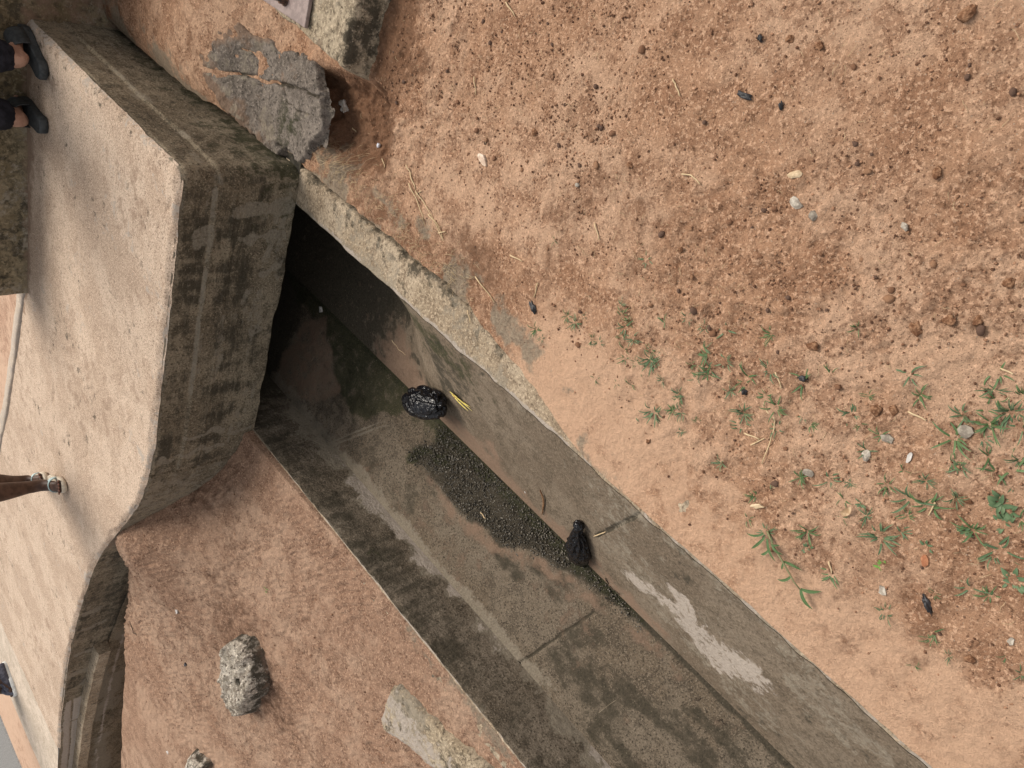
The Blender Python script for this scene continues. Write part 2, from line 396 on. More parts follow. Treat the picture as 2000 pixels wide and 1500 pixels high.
# ------------------------------------------------------------------ the drain
NS = np.array([XR - XC, 0, 0]); slope_n = np.array([-DC, 0, XR - XC]) ; slope_n = slope_n / np.linalg.norm(slope_n)
floor_n = np.array([-(DC - DP) / (XC - XP), 0, 1.0]) * np.array([-1, 1, 1]); floor_n = floor_n / np.linalg.norm(floor_n)
def on_slope(px, py): return hit_plane(px, py, (XR, 0, 0), slope_n)
def floor_z(X): return -DC + (DC - DP) * (XC - X) / (XC - XP)
def slope_z(X): return -DC * (XR - X) / (XR - XC)
def on_floor(px, py):
    d = ray(px, py); a = (DC - DP) / (XP - XC)       # z = -DC + a (X - XC)
    t = (-DC + a * (-XC) - H) / (d[2] - a * d[0]); return CAM + d * t
def on_wall(px, py): return hit_plane(px, py, (XF, 0, 0), (1, 0, 0))
def xy(pts, f): return [tuple(f(*p)[:2]) for p in pts]

drain = empty('storm_drain', (0, 0, 0))
tag(drain, 'open concrete storm drain running under the slab between two orange earth banks', 'drain')
YD = axis([(-400, -3, 30), (-3, -0.6, 0.1), (-0.6, 2.9, 0.005), (2.9, 8.0, 0.08)])

def build_slope():
    ts = axis([(0, 1, 0.0075)])
    Y = np.repeat(YD[:, None], len(ts), 1); T = np.repeat(ts[None, :], len(YD), 0)
    e = (0.004 * vnoise(Y * 22, 0 * Y, seed=9) + 0.007 * fbm(Y * 5, 0 * Y + 2, oct=5, seed=10)) * sst(0.05, 0.0, T)
    X = XR + (XC - XR) * T + e
    n = 0.006 * fbm(X * 4, Y * 4, oct=4, seed=150) + 0.002 * fbm(X * 22, Y * 22, oct=3, seed=151)
    n = n * sst(0, 0.04, T) * sst(1, 0.96, T)
    Z = -DC * T + n
    # joint across the slope
    j0, j1 = on_slope(1166, 1046), on_slope(1252, 1003)
    jd = seg_dist(X, Y, [tuple(j0[:2]), tuple(j1[:2])])
    Z = Z - 0.006 * sst(0.008, 0.0, jd)
    uc = sst(1.62, 2.45, Y + .25 * fbm(Y * 2.2, T * 1.5, oct=3, seed=152))  # undercut near the slab, shaped to deepen the shade there
    prof_t = [0, .12, .45, .7, 1]
    UX = np.interp(T, prof_t, [XR, -1.165, -1.16, -1.40, XC]); UZ = np.interp(T, prof_t, [0, -.07, -.33, -.40, -DC])
    X = X * (1 - uc) + (UX + e) * uc; Z = Z * (1 - uc) + (UZ + n) * uc
    P = np.stack([X, Y, Z], 2)
    wx, wy = X + 0.035 * fbm(X * 12, Y * 12, oct=4, seed=160), Y + 0.06 * fbm(X * 12 + 5, Y * 12, oct=4, seed=161)
    lime = np.zeros_like(X); lx, ly = X + .03 * fbm(X * 24, Y * 24, oct=4, seed=251), Y + .03 * fbm(X * 24 + 5, Y * 24, oct=4, seed=252)
    for pts, r in (([(1228, 1128), (1262, 1150), (1300, 1180), (1335, 1200), (1345, 1212)], 0.026), ([(1345, 1212), (1375, 1262), (1425, 1290), (1462, 1312)], 0.058), ([(1400, 1300), (1445, 1310)], 0.03), ([(1330, 1170), (1345, 1200)], 0.03)):
        lime = np.maximum(lime, sst(r * 1.9, r * 0.4, seg_dist(lx, ly, xy(pts, on_slope))))
    lime *= 0.66
    lt = 0.5 * sst(0.16, 0.04, seg_dist(wx, wy, xy([(1210, 1075), (1300, 1190), (1420, 1330), (1500, 1400)], on_slope))) + 0.4 * sst(0.12, 0.02, T) * sst(0.2, 0.7, fbm(X * 5, Y * 5, oct=3, seed=162)) + 0.28 * sst(0.2, 0.6, fbm(X * 6, Y * 4, oct=4, seed=163)) * sst(1.1, 0.4, Y)
    sand = 0.8 * sst(0.66, 0.9, T + 0.28 * fbm(X * 4, Y * 5, oct=4, seed=164)) * sst(0.25, 0.6, Y)
    sand = np.maximum(sand, 0.95 * sst(0.10, 0.04, seg_dist(wx, wy, xy([(1130, 1095), (1170, 1140), (1215, 1185)], on_slope))))
    moss = 0.62 * np.exp(-((T - 0.15) / 0.16) ** 2) * sst(1.05, 1.5, Y) * sst(2.0, 1.6, Y) + 0.5 * sst(1.5, 2.1, Y) * sst(-0.2, 0.3, fbm(X * 6, Y * 5, oct=3, seed=166)) * sst(0.8, 0.5, T)
    stain_shade = 0.45 * sst(1.55, 2.1, Y) * sst(0.78, 0.55, T) + 0.9 * sst(0.012, 0.004, jd) + 0.3 * sst(0.25, 0.7, fbm(X * 7, Y * 7, oct=4, seed=167)) + .62 * sst(.9, 1.6, Y) * sst(.05, .45, fbm(X * 6 + 3, Y * 6, oct=4, seed=253))
    for pts in ([(690, 690), (740, 700), (790, 705)], [(745, 722), (775, 735), (808, 738)]):
        stain_shade = np.maximum(stain_shade, 0.8 * sst(0.03, 0.01, seg_dist(wx, wy, xy(pts, on_slope))))
    inner_shade = sst(1.72, 2.1, Y + .18 * fbm(X * 5, Y * 4, oct=4, seed=168) - .22 * sst(.55, .95, T)); stain_shade = np.maximum(stain_shade, inner_shade); sand = sand * (1 - .9 * inner_shade); lt = lt * (1 - inner_shade)  # algae patches plus the slab's shade, painted into the lining
    lt = np.maximum(lt, .5 * sst(.62, .3, T) * sst(1.0, .6, Y) * sst(-.3, .2, fbm(X * 6, Y * 4, oct=3, seed=169)))
    o = grid_obj('near_slope', P, SLOPE, drain, {'lime': lime, 'light': lt, 'sand': sand, 'moss': moss, 'stain_shade': stain_shade})
build_slope()

def build_floor():
    ts = axis([(0, 1, 0.0105)])
    Y = np.repeat(YD[:, None], len(ts), 1); T = np.repeat(ts[None, :], len(YD), 0)
    X = XC + (XP - XC) * T
    Z = -DC + (DC - DP) * T
    wx, wy = X + 0.03 * fbm(X * 10, Y * 10, oct=4, seed=170), Y + 0.05 * fbm(X * 10 + 5, Y * 10, oct=4, seed=171)
    j2 = xy([(955, 1342), (1005, 1302), (1080, 1250), (1160, 1195)], on_floor)
    j1a = xy([(545, 905), (650, 866), (740, 830), (865, 808)], on_floor)
    jd2 = seg_dist(X + 0.006 * vnoise(X * 20, Y * 20, seed=4), Y, j2)
    lj = seg_dist(X + 0.003 * vnoise(X * 20, Y * 20, seed=14), Y, xy([(650, 880), (745, 990), (885, 1152), (1012, 1300), (1120, 1430), (1190, 1510)], on_floor))
    # the wet gravel bed along the crease
    grav = poly_sd(wx, wy, xy([(795, 885), (840, 850), (872, 806), (930, 850), (1045, 965), (1150, 1065), (1315, 1250), (1240, 1215), (1160, 1150), (1040, 1085), (960, 1050), (890, 985), (830, 920)], on_floor))
    gm = sst(0.025, -0.03, grav)
    n = 0.006 * fbm(X * 5, Y * 5, oct=4, seed=172) + 0.0025 * fbm(X * 40, Y * 40, oct=3, seed=173) + gm * 0.006 * fbm(X * 55, Y * 55, oct=2, seed=174)
    sed = sst(0.06, 0.0, seg_dist(wx, wy, xy([(845, 925), (900, 1015), (975, 1070), (1060, 1105), (1150, 1165), (1235, 1225), (1330, 1310)], on_floor)))
    Z = Z + n * sst(0, 0.04, T) * sst(1, 0.96, T) + 0.006 * sed - 0.006 * sst(0.01, 0, jd2) - 0.003 * sst(0.006, 0, lj)
    ridge = seg_dist(X, Y, j1a)
    Z = Z + 0.006 * sst(0.05, 0.0, ridge) * (0.6 + 0.4 * np.sin(ridge * 420))
    stain_shade = 0.92 * gm
    for pts, r in (([(1050, 1110), (1090, 1170), (1110, 1150)], .05), ([(1100, 1290), (1150, 1330), (1180, 1400)], .09), ([(1130, 1260), (1165, 1250)], .05), ([(1210, 1330), (1300, 1400), (1380, 1480)], .06), ([(1170, 1430), (1230, 1500)], .07), ([(980, 1070), (1010, 1120)], .045), ([(1350, 1390), (1440, 1470)], .03)):
        stain_shade = np.maximum(stain_shade, 0.62 * sst(r * 1.5, r * .3, seg_dist(wx, wy, xy(pts, on_floor))))
    stain_shade = np.maximum(stain_shade, 0.9 * sst(0.008, 0.003, jd2))
    stain_shade = np.maximum(stain_shade, 0.95 * sst(0.035, 0.008, XC - X + 0.012 * fbm(Y * 7, X * 3, oct=3, seed=175)))
    stain_shade = np.maximum(stain_shade, 0.7 * sst(0.004, 0.0015, lj))
    stain_shade = np.maximum(stain_shade, 0.42 * sst(0.1, 0.5, fbm(X * 5, Y * 5, oct=4, seed=176)))
    lt = np.zeros_like(X)
    lt = np.maximum(lt, 0.85 * sst(0.03, 0.008, ridge) * sst(0.15, 0.6, 0.5 + 0.5 * np.sin(ridge * 380 + 3 * fbm(X * 4, Y * 4, oct=2, seed=177))) * sst(XC - 0.12, XC - 0.3, X))
    lt = np.maximum(lt, 0.85 * sst(0.075, 0.025, XC * 0 + (X - XP) + 0.03 * fbm(Y * 6, X * 4, oct=4, seed=178)) * sst(0.5, 0.75, Y))
    moss = 0.8 * sst(0.14, 0.04, XC - X) * sst(1.2, 1.7, Y) * sst(3.2, 2.5, Y)
    moss = np.maximum(moss, .7 * gm * sst(.09, .03, XC - X))
    moss = np.maximum(moss, 0.8 * sst(0.05, 0.01, seg_dist(wx, wy, xy([(800, 890), (835, 880), (870, 895)], on_floor))))
    moss = np.maximum(moss, 0.75 * sst(0.05, 0.0, poly_sd(wx, wy, xy([(655, 655), (690, 690), (770, 760), (800, 800), (690, 800), (665, 760), (640, 640)], on_floor))))
    sand = 0.42 * sed + 0.3 * sst(0.0, 0.5, fbm(X * 4 + 8, Y * 4, oct=3, seed=179))
    sand = np.maximum(sand, 0.6 * sst(0.02, -0.02, poly_sd(wx, wy, xy([(540, 645), (630, 615), (665, 765), (655, 778), (590, 790), (520, 760)], on_floor))))
    inner_shade = sst(2.62, 2.72, Y + .05 * fbm(X * 6, Y * 0, oct=2, seed=3)); stain_shade = np.maximum(stain_shade, inner_shade); sand = sand * (1 - inner_shade); lt = lt * (1 - inner_shade)  # floor goes black under the slab, shade put in the colour
    wet = np.maximum(1.0 * gm, 0.55 * sst(1.2, 1.7, Y) * sst(-.2, .4, fbm(X * 4, Y * 4, oct=3, seed=199)));
    wet = np.maximum(wet, 0.35 * sst(0.2, 0.05, XC - X) * sst(0.9, 1.3, Y))
    sand = sand * (1 - gm)
    o = grid_obj('floor', np.stack([X, Y, Z], 2), FLOOR, drain, {'stain_shade': stain_shade, 'light': lt, 'moss': moss, 'sand': sand, 'wet': wet})
    return gm, X, Y, Z
GM = build_floor()

def build_wall():
    ts = axis([(0, 1, 0.02)])
    Y = np.repeat(YD[:, None], len(ts), 1); T = np.repeat(ts[None, :], len(YD), 0)
    e = (0.010 * np.abs(fbm(Y * 6, 0 * Y + 4, oct=5, seed=11)) + 0.003 * vnoise(Y * 40, 0 * Y, seed=12)) * sst(0.12, 0.0, T)
    X = XF + (XP - XF) * T - e + (0.003 * fbm(Y * 8, T * 3, oct=4, seed=180) + 0.0015 * fbm(Y * 40, T * 12, oct=2, seed=181)) * sst(0, .1, T) * sst(1, .9, T)
    Z = 0.002 - (DP + 0.002) * T
    streak = fbm(Y * 16, T * 1.1, oct=4, seed=182)
    stain_shade = 0.46 * sst(1.05, 0.35, T + 0.45 * streak) * (0.6 + 0.5 * sst(-0.3, 0.3, fbm(Y * 3, T * 0.7, oct=3, seed=183)))
    stain_shade += 0.2 * sst(0.0, 0.6, streak)
    lt = 0.9 * sst(0.62, 0.92, T + 0.28 * streak + 0.12 * fbm(Y * 2.2, T, oct=2, seed=184)) + 0.6 * sst(0.05, 0.0, T) + 0.35 * sst(0.25, 0.6, fbm(Y * 9, T * 1.5, oct=4, seed=185))  # topmost strip is a bright rim painted in
    moss = 0.2 * sst(0, 0.6, fbm(Y * 4, T * 2, oct=3, seed=186)); inner_shade = sst(2.3, 2.7, Y); stain_shade = np.maximum(stain_shade, inner_shade); lt = lt * (1 - inner_shade)  # wall blackened inside the culvert to paint its shade
    foot = sst(0.7, 0.95, T + 0.25 * streak + 0.1 * fbm(Y * 2.2, T, oct=2, seed=187)) * sst(-.35, .2, fbm(Y * 3.3, T * 0, oct=2, seed=188)) * sst(2.2, 1.9, Y)
    grid_obj('far_wall', np.stack([X, Y, Z], 2), FARW, drain, {'lime': .8 * foot, 'stain_shade': stain_shade * (1 - .7 * foot), 'light': lt, 'moss': moss})
    # the tops of the lining walls, partly buried in soil
    for nm, x0, x1 in (('near_edge', XR, XR + 0.15), ('far_edge', XF, XF - 0.12)):
        s = np.linspace(0, 1, 22)
        Y = np.repeat(YD[:, None], len(s), 1); S = np.repeat(s[None, :], len(YD), 0)
        e = ((0.004 * vnoise(Y * 22, 0 * Y, seed=9) + 0.007 * fbm(Y * 5, 0 * Y + 2, oct=5, seed=10)) if x0 == XR else -(0.010 * np.abs(fbm(Y * 6, 0 * Y + 4, oct=5, seed=11)) + 0.003 * vnoise(Y * 40, 0 * Y, seed=12))) * sst(0.12, 0.0, S)
        X = x0 + (x1 - x0) * S + e
        Z = 0.002 * fbm(X * 30, Y * 30, oct=3, seed=190) * sst(0, .05, S) - 0.05 * sst(0.93, 1.0, S) - 0.002 * sst(0.04, 0, S)
        lt = 0.45 * sst(-0.1, 0.5, fbm(X * 7, Y * 5, oct=4, seed=191)) + 0.5 * sst(0.2, 0.0, S)  # strip along the rim paled to paint its sunlit edge
        st = 0.4 * sst(0.4, 0.95, S + 0.2 * fbm(X * 9, Y * 5, oct=3, seed=192)) + 0.3 * sst(0.15, 0.6, fbm(X * 9, Y * 9, oct=4, seed=193))
        grid_obj(nm, np.stack([X, Y, Z], 2), LEDGE, drain, {'light': lt, 'stain_shade': st * sst(.03, .12, S), 'lime': (0.5 + .5 * fbm(Y * 9, 0 * Y, oct=3, seed=194)) * sst(.14, .04, S)}, flip=(x0 == XR))  # lime here only paints the sunlit rim
    # end of the culvert, far under the road
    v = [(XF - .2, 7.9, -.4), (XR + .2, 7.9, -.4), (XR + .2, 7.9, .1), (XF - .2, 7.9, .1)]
    mesh_obj('end_wall', v, [[0, 1, 2, 3]], CULV_SHADE, drain, False)
build_wall()

# ------------------------------------------------------------------ culvert slab with its deck
slab = empty('culvert_slab', (-1.8, 2.36, 0))
tag(slab, 'broad weathered concrete slab bridging the drain with a sandy top and dark stained front', 'slab')
def ch(o):
    o.parent = slab; o.matrix_parent_inverse = Matrix.Translation(-Vector(slab.location)); return o
XL = -1.076                       # right hand side of the slab
def kerb_y(X): return np.where(X > -2.43, 3.83, np.interp(-X, [2.43, 3.0, 4.04, 6.0, 6.44], [3.86, 4.08, 4.53, 5.3, 5.45]))

def build_deck():
    xs = axis([(-6.44, -3.6, 0.014), (-3.6, XL, 0.008)])
    ts = axis([(0, 0.16, 0.004), (0.16, 1.0, 0.008)])
    X = np.repeat(xs[:, None], len(ts), 1); T = np.repeat(ts[None, :], len(xs), 0)
    y0 = deck_y(xs) + 0.045 * sst(XL - 0.06, XL, xs) ** 2; y1 = kerb_y(xs)
    Y = y0[:, None] + (y1 - y0)[:, None] * T
    Z = zdeck(X) + 0.004 * fbm(X * 2.5, Y * 2.5, oct=3, seed=200) + 0.0022 * fbm(X * 22, Y * 22, oct=3, seed=201)
    dedge = np.minimum((Y - y0[:, None]), (XL - X))
    ero = 0.012 * sst(0.03, 0.0, dedge + 0.022 * fbm(X * 14, Y * 14, oct=3, seed=202))
    Z = Z - ero - 0.007 * sst(0.012, 0.0, dedge)
    pit = np.zeros_like(X); dark = np.zeros_like(X)
    for px, py, L, Wd, ang in ((104, 668, .10, .014, 12), (100, 770, .10, .012, 8), (236, 228, .03, .010, 5), (331, 400, .045, .013, 25), (128, 862, .055, .028, 10), (310, 440, .02, .01, 20), (306, 300, .016, .008, 0), (313, 322, .02, .006, 8), (322, 370, .016, .006, 0), (312, 395, .014, .007, 0), (325, 313, .02, .008, 0), (183, 823, .05, .018, 10), (165, 885, .04, .014, 10), (120, 180, .03, .007, 0), (115, 210, .03, .008, 0), (145, 188, .03, .01, 0), (222, 613, .025, .006, 15), (144, 390, .03, .008, 10), (293, 850, .03, .012, 0)):
        p = hit_z(px, py, 0.45); a = math.radians(ang)
        u = (X - p[0]); v = (Y - p[1]); uu = u * math.cos(a) - v * math.sin(a); vv = u * math.sin(a) + v * math.cos(a)
        uu = uu + .006 * vnoise(X * 40, Y * 40, seed=1)
        m = sst(1.2, 0.6, np.sqrt((uu / L) ** 2 + (vv / Wd) ** 2)); pit = np.maximum(pit, m)
    rp = vnoise(X * 38, Y * 38, seed=205); rp2 = sst(0.62, 0.8, rp) * sst(0.0, 0.4, fbm(X * 2, Y * 2, oct=2, seed=206))
    Z = Z - 0.006 * pit - 0.004 * rp2
    seamd = np.abs(X + 6.44)
    sand = 0.30 * sst(-0.1, 0.5, fbm(X * 1.6, Y * 3.5, oct=4, seed=207)) + 0.75 * sst(0.10, 0.0, kerb_y(X) - Y + .04 * fbm(X * 5, Y * 5, oct=3, seed=208)) * (X > -2.6) + 0.0
    lt = 0.95 * sst(0.035, 0.0, dedge + 0.05 * fbm(X * 10, Y * 10, oct=4, seed=209)) + 0.4 * sst(0.1, 0.6, fbm(X * 9, Y * 3, oct=4, seed=210)) * 0 + 0.0  # pale lip paints the overbright edge into the colour
    stain_shade = 0.26 * pit + 0.16 * rp2 + 0.3 * sst(0.12, 0.0, XL - X + .05 * fbm(X * 5, Y * 5, oct=3, seed=211)) * sst(2.6, 3.2, Y)
    o = grid_obj('deck', np.stack([X, Y, Z], 2), DECK, None, {'sand': sand, 'lime': lt * 0.38 + 0.22 * sst(.1, .6, fbm(X * 5, Y * 2.5, oct=4, seed=212)), 'stain_shade': stain_shade + .22 * sst(.15, .6, fbm(X * 9, Y * 5, oct=4, seed=213))})
    ch(o)
build_deck()

def build_fascia():
    # the outline of the front: up the right side, round the corner, along the front, round to the side drain
    pts = [(XL, 3.83), (XL, 2.60), (XL, 2.415)] + [(XL - 0.045 + 0.045 * math.cos(a), 2.405 - 0.045 * math.sin(a)) for a in np.linspace(0.15, math.pi / 2, 7)] + [(-1.30, YS), (-2.2, YS), (-2.29, YS)] + [(float(q), float(deck_y(np.array(q)))) for q in np.arange(-2.34, -8.0, -.06)]
    pts = np.array(pts)
    seg = np.hypot(*np.diff(pts, axis=0).T); cum = np.concatenate([[0], np.cumsum(seg)])
    total = cum[-1]
    s = axis([(0, 1.2, 0.012), (1.2, 3.0, 0.005), (3.0, total, 0.012)])
    px = np.interp(s, cum, pts[:, 0]); py = np.interp(s, cum, pts[:, 1])
    tx, ty = np.gradient(px, s), np.gradient(py, s); l = np.hypot(tx, ty); nx, ny = ty / l, -tx / l   # outward
    k = np.ones(9) / 9
    nx = np.convolve(np.pad(nx, 4, mode='edge'), k, 'valid'); ny = np.convolve(np.pad(ny, 4, mode='edge'), k, 'valid')
    nx, ny = -nx, -ny
    if ny[len(ny) // 2] > 0: nx, ny = -nx, -ny
    S = s[:, None]; ztop = zdeck(px)[:, None] - 0.017
    zbot = np.where(px > -2.3, -0.002, np.where(px > -2.9, -0.06, -0.45))[:, None]
    zbot = zbot + (0.008 * fbm(s * 9, 0 * s, oct=3, seed=220) * (px > -2.3))[:, None]
    ts = axis([(0, 1, 0.0115)])[None, :]
    Z = ztop + (zbot - ztop) * ts
    PX, PY = px[:, None] + 0 * ts, py[:, None] + 0 * ts
    front = sst(-1.10, -1.16, PX) * sst(-2.52, -2.46, PX)
    side = (PX > -1.12) * 1.0
    ridge = 0.315 - 0.004 * fbm(S * 4, 0 * S, oct=2, seed=221)
    out = 0.007 * sst(0.008, 0.0, np.abs(Z - ridge)) * front + 0.010 * sst(ridge + 0.002, ridge - 0.006, Z) * (front + side)
    out += 0.004 * sst(0.006, 0.0, np.abs(Z - 0.245 - 0.01 * np.sin(S * 2))) * front
    out += 0.006 * fbm(S * 5, Z * 5, oct=4, seed=222) + 0.0025 * fbm(S * 30, Z * 30, oct=3, seed=223)
    out -= 0.007 * sst(0.012, 0.0, ztop - Z)                       # rounded shoulder
    gro = np.abs(PX + 2.475); out -= 0.018 * sst(0.012, 0.0, gro) * (PY < 2.5)
    gl = sst(0.010, 0.003, np.abs(PX + 6.08)) + sst(0.008, 0.003, np.abs(Z - (zdeck(PX) - 0.085))) * (PX < -5.7) + sst(0.012, 0.004, np.abs(PX + 5.72))
    out -= 0.008 * np.clip(gl, 0, 1)
    P = np.stack([PX + nx[:, None] * out, PY + ny[:, None] * out, Z], 2)
    # join the shoulder to the deck edge
    top = np.stack([px - nx * 0.008, py - ny * 0.008, zdeck(px) - 0.012], 1)[:, None, :]
    P = np.concatenate([top, P], 1)
    ext = lambda a: np.concatenate([a[:, :1], a], 1)
    Z2, S2, X2 = P[..., 2], np.repeat(s[:, None], P.shape[1], 1), np.repeat(px[:, None], P.shape[1], 1)
    zt2 = zdeck(X2)
    vst = fbm(S2 * 22, Z2 * 2.0, oct=4, seed=230)
    hst = fbm(S2 * 5, Z2 * 26, oct=4, seed=231)
    stain_shade = 0.40 + 0.38 * vst + 0.42 * fbm(S2 * 2.2, Z2 * 17, oct=4, seed=243) + 0.22 * fbm(S2 * 3, Z2 * 3, oct=3, seed=232) - 0.30 * sst(0.15, 0.05, Z2) * (X2 > -2.5)
    stain_shade *= sst(0.0, 0.03, zt2 - Z2 - 0.012 + 0.012 * fbm(S2 * 16, 0 * S2, oct=3, seed=233))
    stain_shade = stain_shade * np.where(X2 < -5.72, 0.0, np.where(X2 > -1.1, .55, np.where((X2 < -2.5) & (X2 > -3.5), .55, 1.0)))
    lt = 0.62 * sst(0.15, 0.5, hst) * sst(0.02, 0.1, zt2 - Z2) * sst(0.3, -0.1, vnoise(S2 * 2.3, Z2 * 9, seed=235) - .1)
    lt = np.maximum(lt, 0.95 * sst(0.022, 0.0, zt2 - Z2 - 0.010))  # top lip lightened, the same overbright edge painted in
    lt = np.maximum(lt, (1.0 + .3 * fbm(S2 * 6, 0 * S2, oct=3, seed=241)) * sst(-.55, .05, fbm(S2 * 3.5, Z2 * 2, oct=4, seed=242)) * ext(sst(0.010, 0.003, np.abs(Z - ridge - 0.004)) * front))
    # broken pale line low on the front, pale runs under the joint at the left end
    lt = np.maximum(lt, 0.78 * sst(0.022, 0.006, np.abs(Z2 - 0.075 - 0.02 * vnoise(S2 * 6, 0 * S2, seed=238))) * sst(-0.05, 0.25, fbm(S2 * 7, 0 * S2 + .5, oct=2, seed=236)) * (X2 < -1.2) * (X2 > -2.1))
    for x0, z0, z1, r in ((-2.38, .40, .28, .02), (-2.36, .27, .14, .022), (-2.26, .31, .16, .012), (-2.30, .12, .02, .015), (-1.22, .22, .02, .035), (-1.34, .2, .03, .02), (-1.33, .36, .32, .03), (-1.48, .09, .03, .02), (-4.6, .31, .2, .03), (-5.0, .3, .18, .03), (-5.3, .31, .2, .04), (-4.35, .33, .29, .05), (-5.5, .2, .1, .05)):
        lt = np.maximum(lt, 0.85 * sst(r * 1.3, r * .5, seg_dist(X2 + .02 * vnoise(S2 * 25, Z2 * 25, seed=237), Z2, [(x0, z0), (x0 + .01, z1)])))
    lime = np.where(X2 < -5.72, 1.2, 0) * (1 - ext(np.clip(gl, 0, 1))) * sst(0.02, 0.05, zt2 - Z2)
    lt = np.maximum(lt, np.where(X2 < -5.72, 0.75, 0) * (1 - ext(np.clip(gl, 0, 1))) * sst(0.03, 0.06, zt2 - Z2))
    lt = np.maximum(lt, 0.45 * ((X2 < -2.5) & (X2 > -3.4)))
    stain_shade = stain_shade * (1 - .8 * ext(sst(0.009, 0.003, np.abs(Z - ridge - 0.004)) * front))
    moss = 0.5 * sst(-1.5, -1.2, X2) * sst(0.3, 0.0, Z2) + 0.2 * (X2 > -1.10) * sst(0.31, 0.26, Z2) * sst(3.0, 2.5, P[..., 1])
    o = grid_obj('fascia', P, FASC, None, {'stain_shade': stain_shade, 'light': lt, 'moss': moss, 'lime': lime, 'sand': 0.6 * ((X2 < -2.75) & (X2 > -3.6)) * sst(0.0, .3, fbm(S2 * 5, Z2 * 5, oct=3, seed=239))})
    ch(o)
    # underside
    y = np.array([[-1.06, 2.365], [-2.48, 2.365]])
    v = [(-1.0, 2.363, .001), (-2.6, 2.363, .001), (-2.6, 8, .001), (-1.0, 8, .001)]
    ch(mesh_obj('underside', v, [[0, 1, 2, 3]], CULV_SHADE, None, False))
build_fascia()

# ------------------------------------------------------------------ parapet wall, verge, road, side drain
def box_grid(x0, x1, y0, y1, z0, z1, step, amp, seed):
    """closed box with displaced, gridded faces"""
    V, Fs = [], []
    def face(o, a, b, na, nb):
        base = len(V)
        for i in range(na + 1):
            for j in range(nb + 1): V.append(o + a * (i / na) + b * (j / nb))
        for i in range(na):
            for j in range(nb): k = base + i * (nb + 1) + j; Fs.append([k, k + nb + 1, k + nb + 2, k + 1])
    o = np.array([x0, y0, z0], float); A, B, D = np.array([x1 - x0, 0, 0.]), np.array([0, y1 - y0, 0.]), np.array([0, 0, z1 - z0.__float__()])
    n = lambda v: max(1, min(900, int(np.linalg.norm(v) / step)))
    face(o, A, D, n(A), n(D)); face(o + B, D, A, n(D), n(A)); face(o, D, B, n(D), n(B)); face(o + A, B, D, n(B), n(D)); face(o + D, A, B, n(A), n(B)); face(o, B, A, n(B), n(A))
    V = np.array(V); c = V.mean(0)
    d = amp * np.stack([fbm(V[:, 0] * 9 + 3 * k, V[:, 1] * 9, V[:, 2] * 9, oct=4, seed=seed + k) for k in range(3)], 1)
    return V + d, Fs

v, f = box_grid(-2.43, 30.0, 3.832, 4.05, 0.0, 1.0, 0.03, 0.006, 300)
st = 0.35 + 0.5 * fbm(v[:, 0] * 3, v[:, 2] * 3, oct=4, seed=301)
pw = mesh_obj('parapet_wall', v, f, WALLM, None, True, {'stain_shade': st, 'light': 0.3 + 0.6 * fbm(v[:, 0] * 7, v[:, 2] * 9, oct=3, seed=302), 'sand': 0.5 * sst(.5, .45, v[:, 2])})
tag(pw, 'mottled brown concrete parapet wall standing along the back edge of the slab', 'wall')

def build_kerb():
    pts = np.array([(-2.44, 3.875), (-3.0, 4.085), (-3.6, 4.33), (-4.04, 4.54), (-5, 4.93), (-6.4, 5.46)])
    s = np.linspace(0, 1, 60); t = np.linspace(0, 1, len(pts))
    px, py = np.interp(s, t, pts[:, 0]), np.interp(s, t, pts[:, 1])
    prof = [(0, -.02), (0, .008), (.012, .013), (.06, .013), (.075, .006), (.075, -.02)]
    P = np.array([[(px[i] + a * .38 + .004 * vnoise(i * .7, 0., seed=2), py[i] + a * .92, zdeck(px[i]) + b + .004 * vnoise(i * .5, a * 20, seed=5)) for a, b in prof] for i in range(60)])
    o = grid_obj('kerb', P, PAVE, None, {'lime': 0.5 + 0 * P[..., 0]})
    tag(o, 'low pale cement edging between the slab and the pink dirt verge', 'kerb')
build_kerb()

def flat_sheet(name, xs, ys, zf, mat, attrs=None):
    X, Y = np.meshgrid(xs, ys, indexing='ij'); Z = zf(X, Y)
    o = grid_obj(name, np.stack([X, Y, Z], 2), mat, None, attrs(X, Y) if attrs else None)
    return tag(o, kind='structure')
flat_sheet('dirt_verge', axis([(-400, -9, 20), (-9, -2, 0.03), (-2, 6, 0.2), (6, 400, 20)]), axis([(3.86, 6.5, 0.03), (6.5, 12, 0.3), (12, 400, 20)]),
           lambda X, Y: zdeck(X) - 0.03 + 0.012 * fbm(X * 1.5, Y * 1.5, oct=4, seed=310) * sst(-9, -8.4, X) - 0.15 * ((Y < 3.86) & (X > -2.43)) + 0.0 * X,
           SOILV, lambda X, Y: {'pale': 0.6 + 0.5 * fbm(X * 2, Y * 2, oct=3, seed=311), 'dark': 0.2 + 0 * X, 'smooth': 1 + 0 * X})
flat_sheet('pavement', axis([(-7.3, -6.446, 0.02)]), axis([(3.62, 6.5, 0.03), (6.5, 40, 1.0)]), lambda X, Y: zdeck(X) - 0.004 + 0.003 * fbm(X * 3, Y * 3, oct=3, seed=312), PAVE)
flat_sheet('road', axis([(-30, -8.5, 0.5), (-8.5, -8.05, .05)]), axis([(3.7, 8, 0.1), (8, 40, 2)]), lambda X, Y: zdeck(X) - 0.014 - 0.06 * (X > -8.2), ROADM)

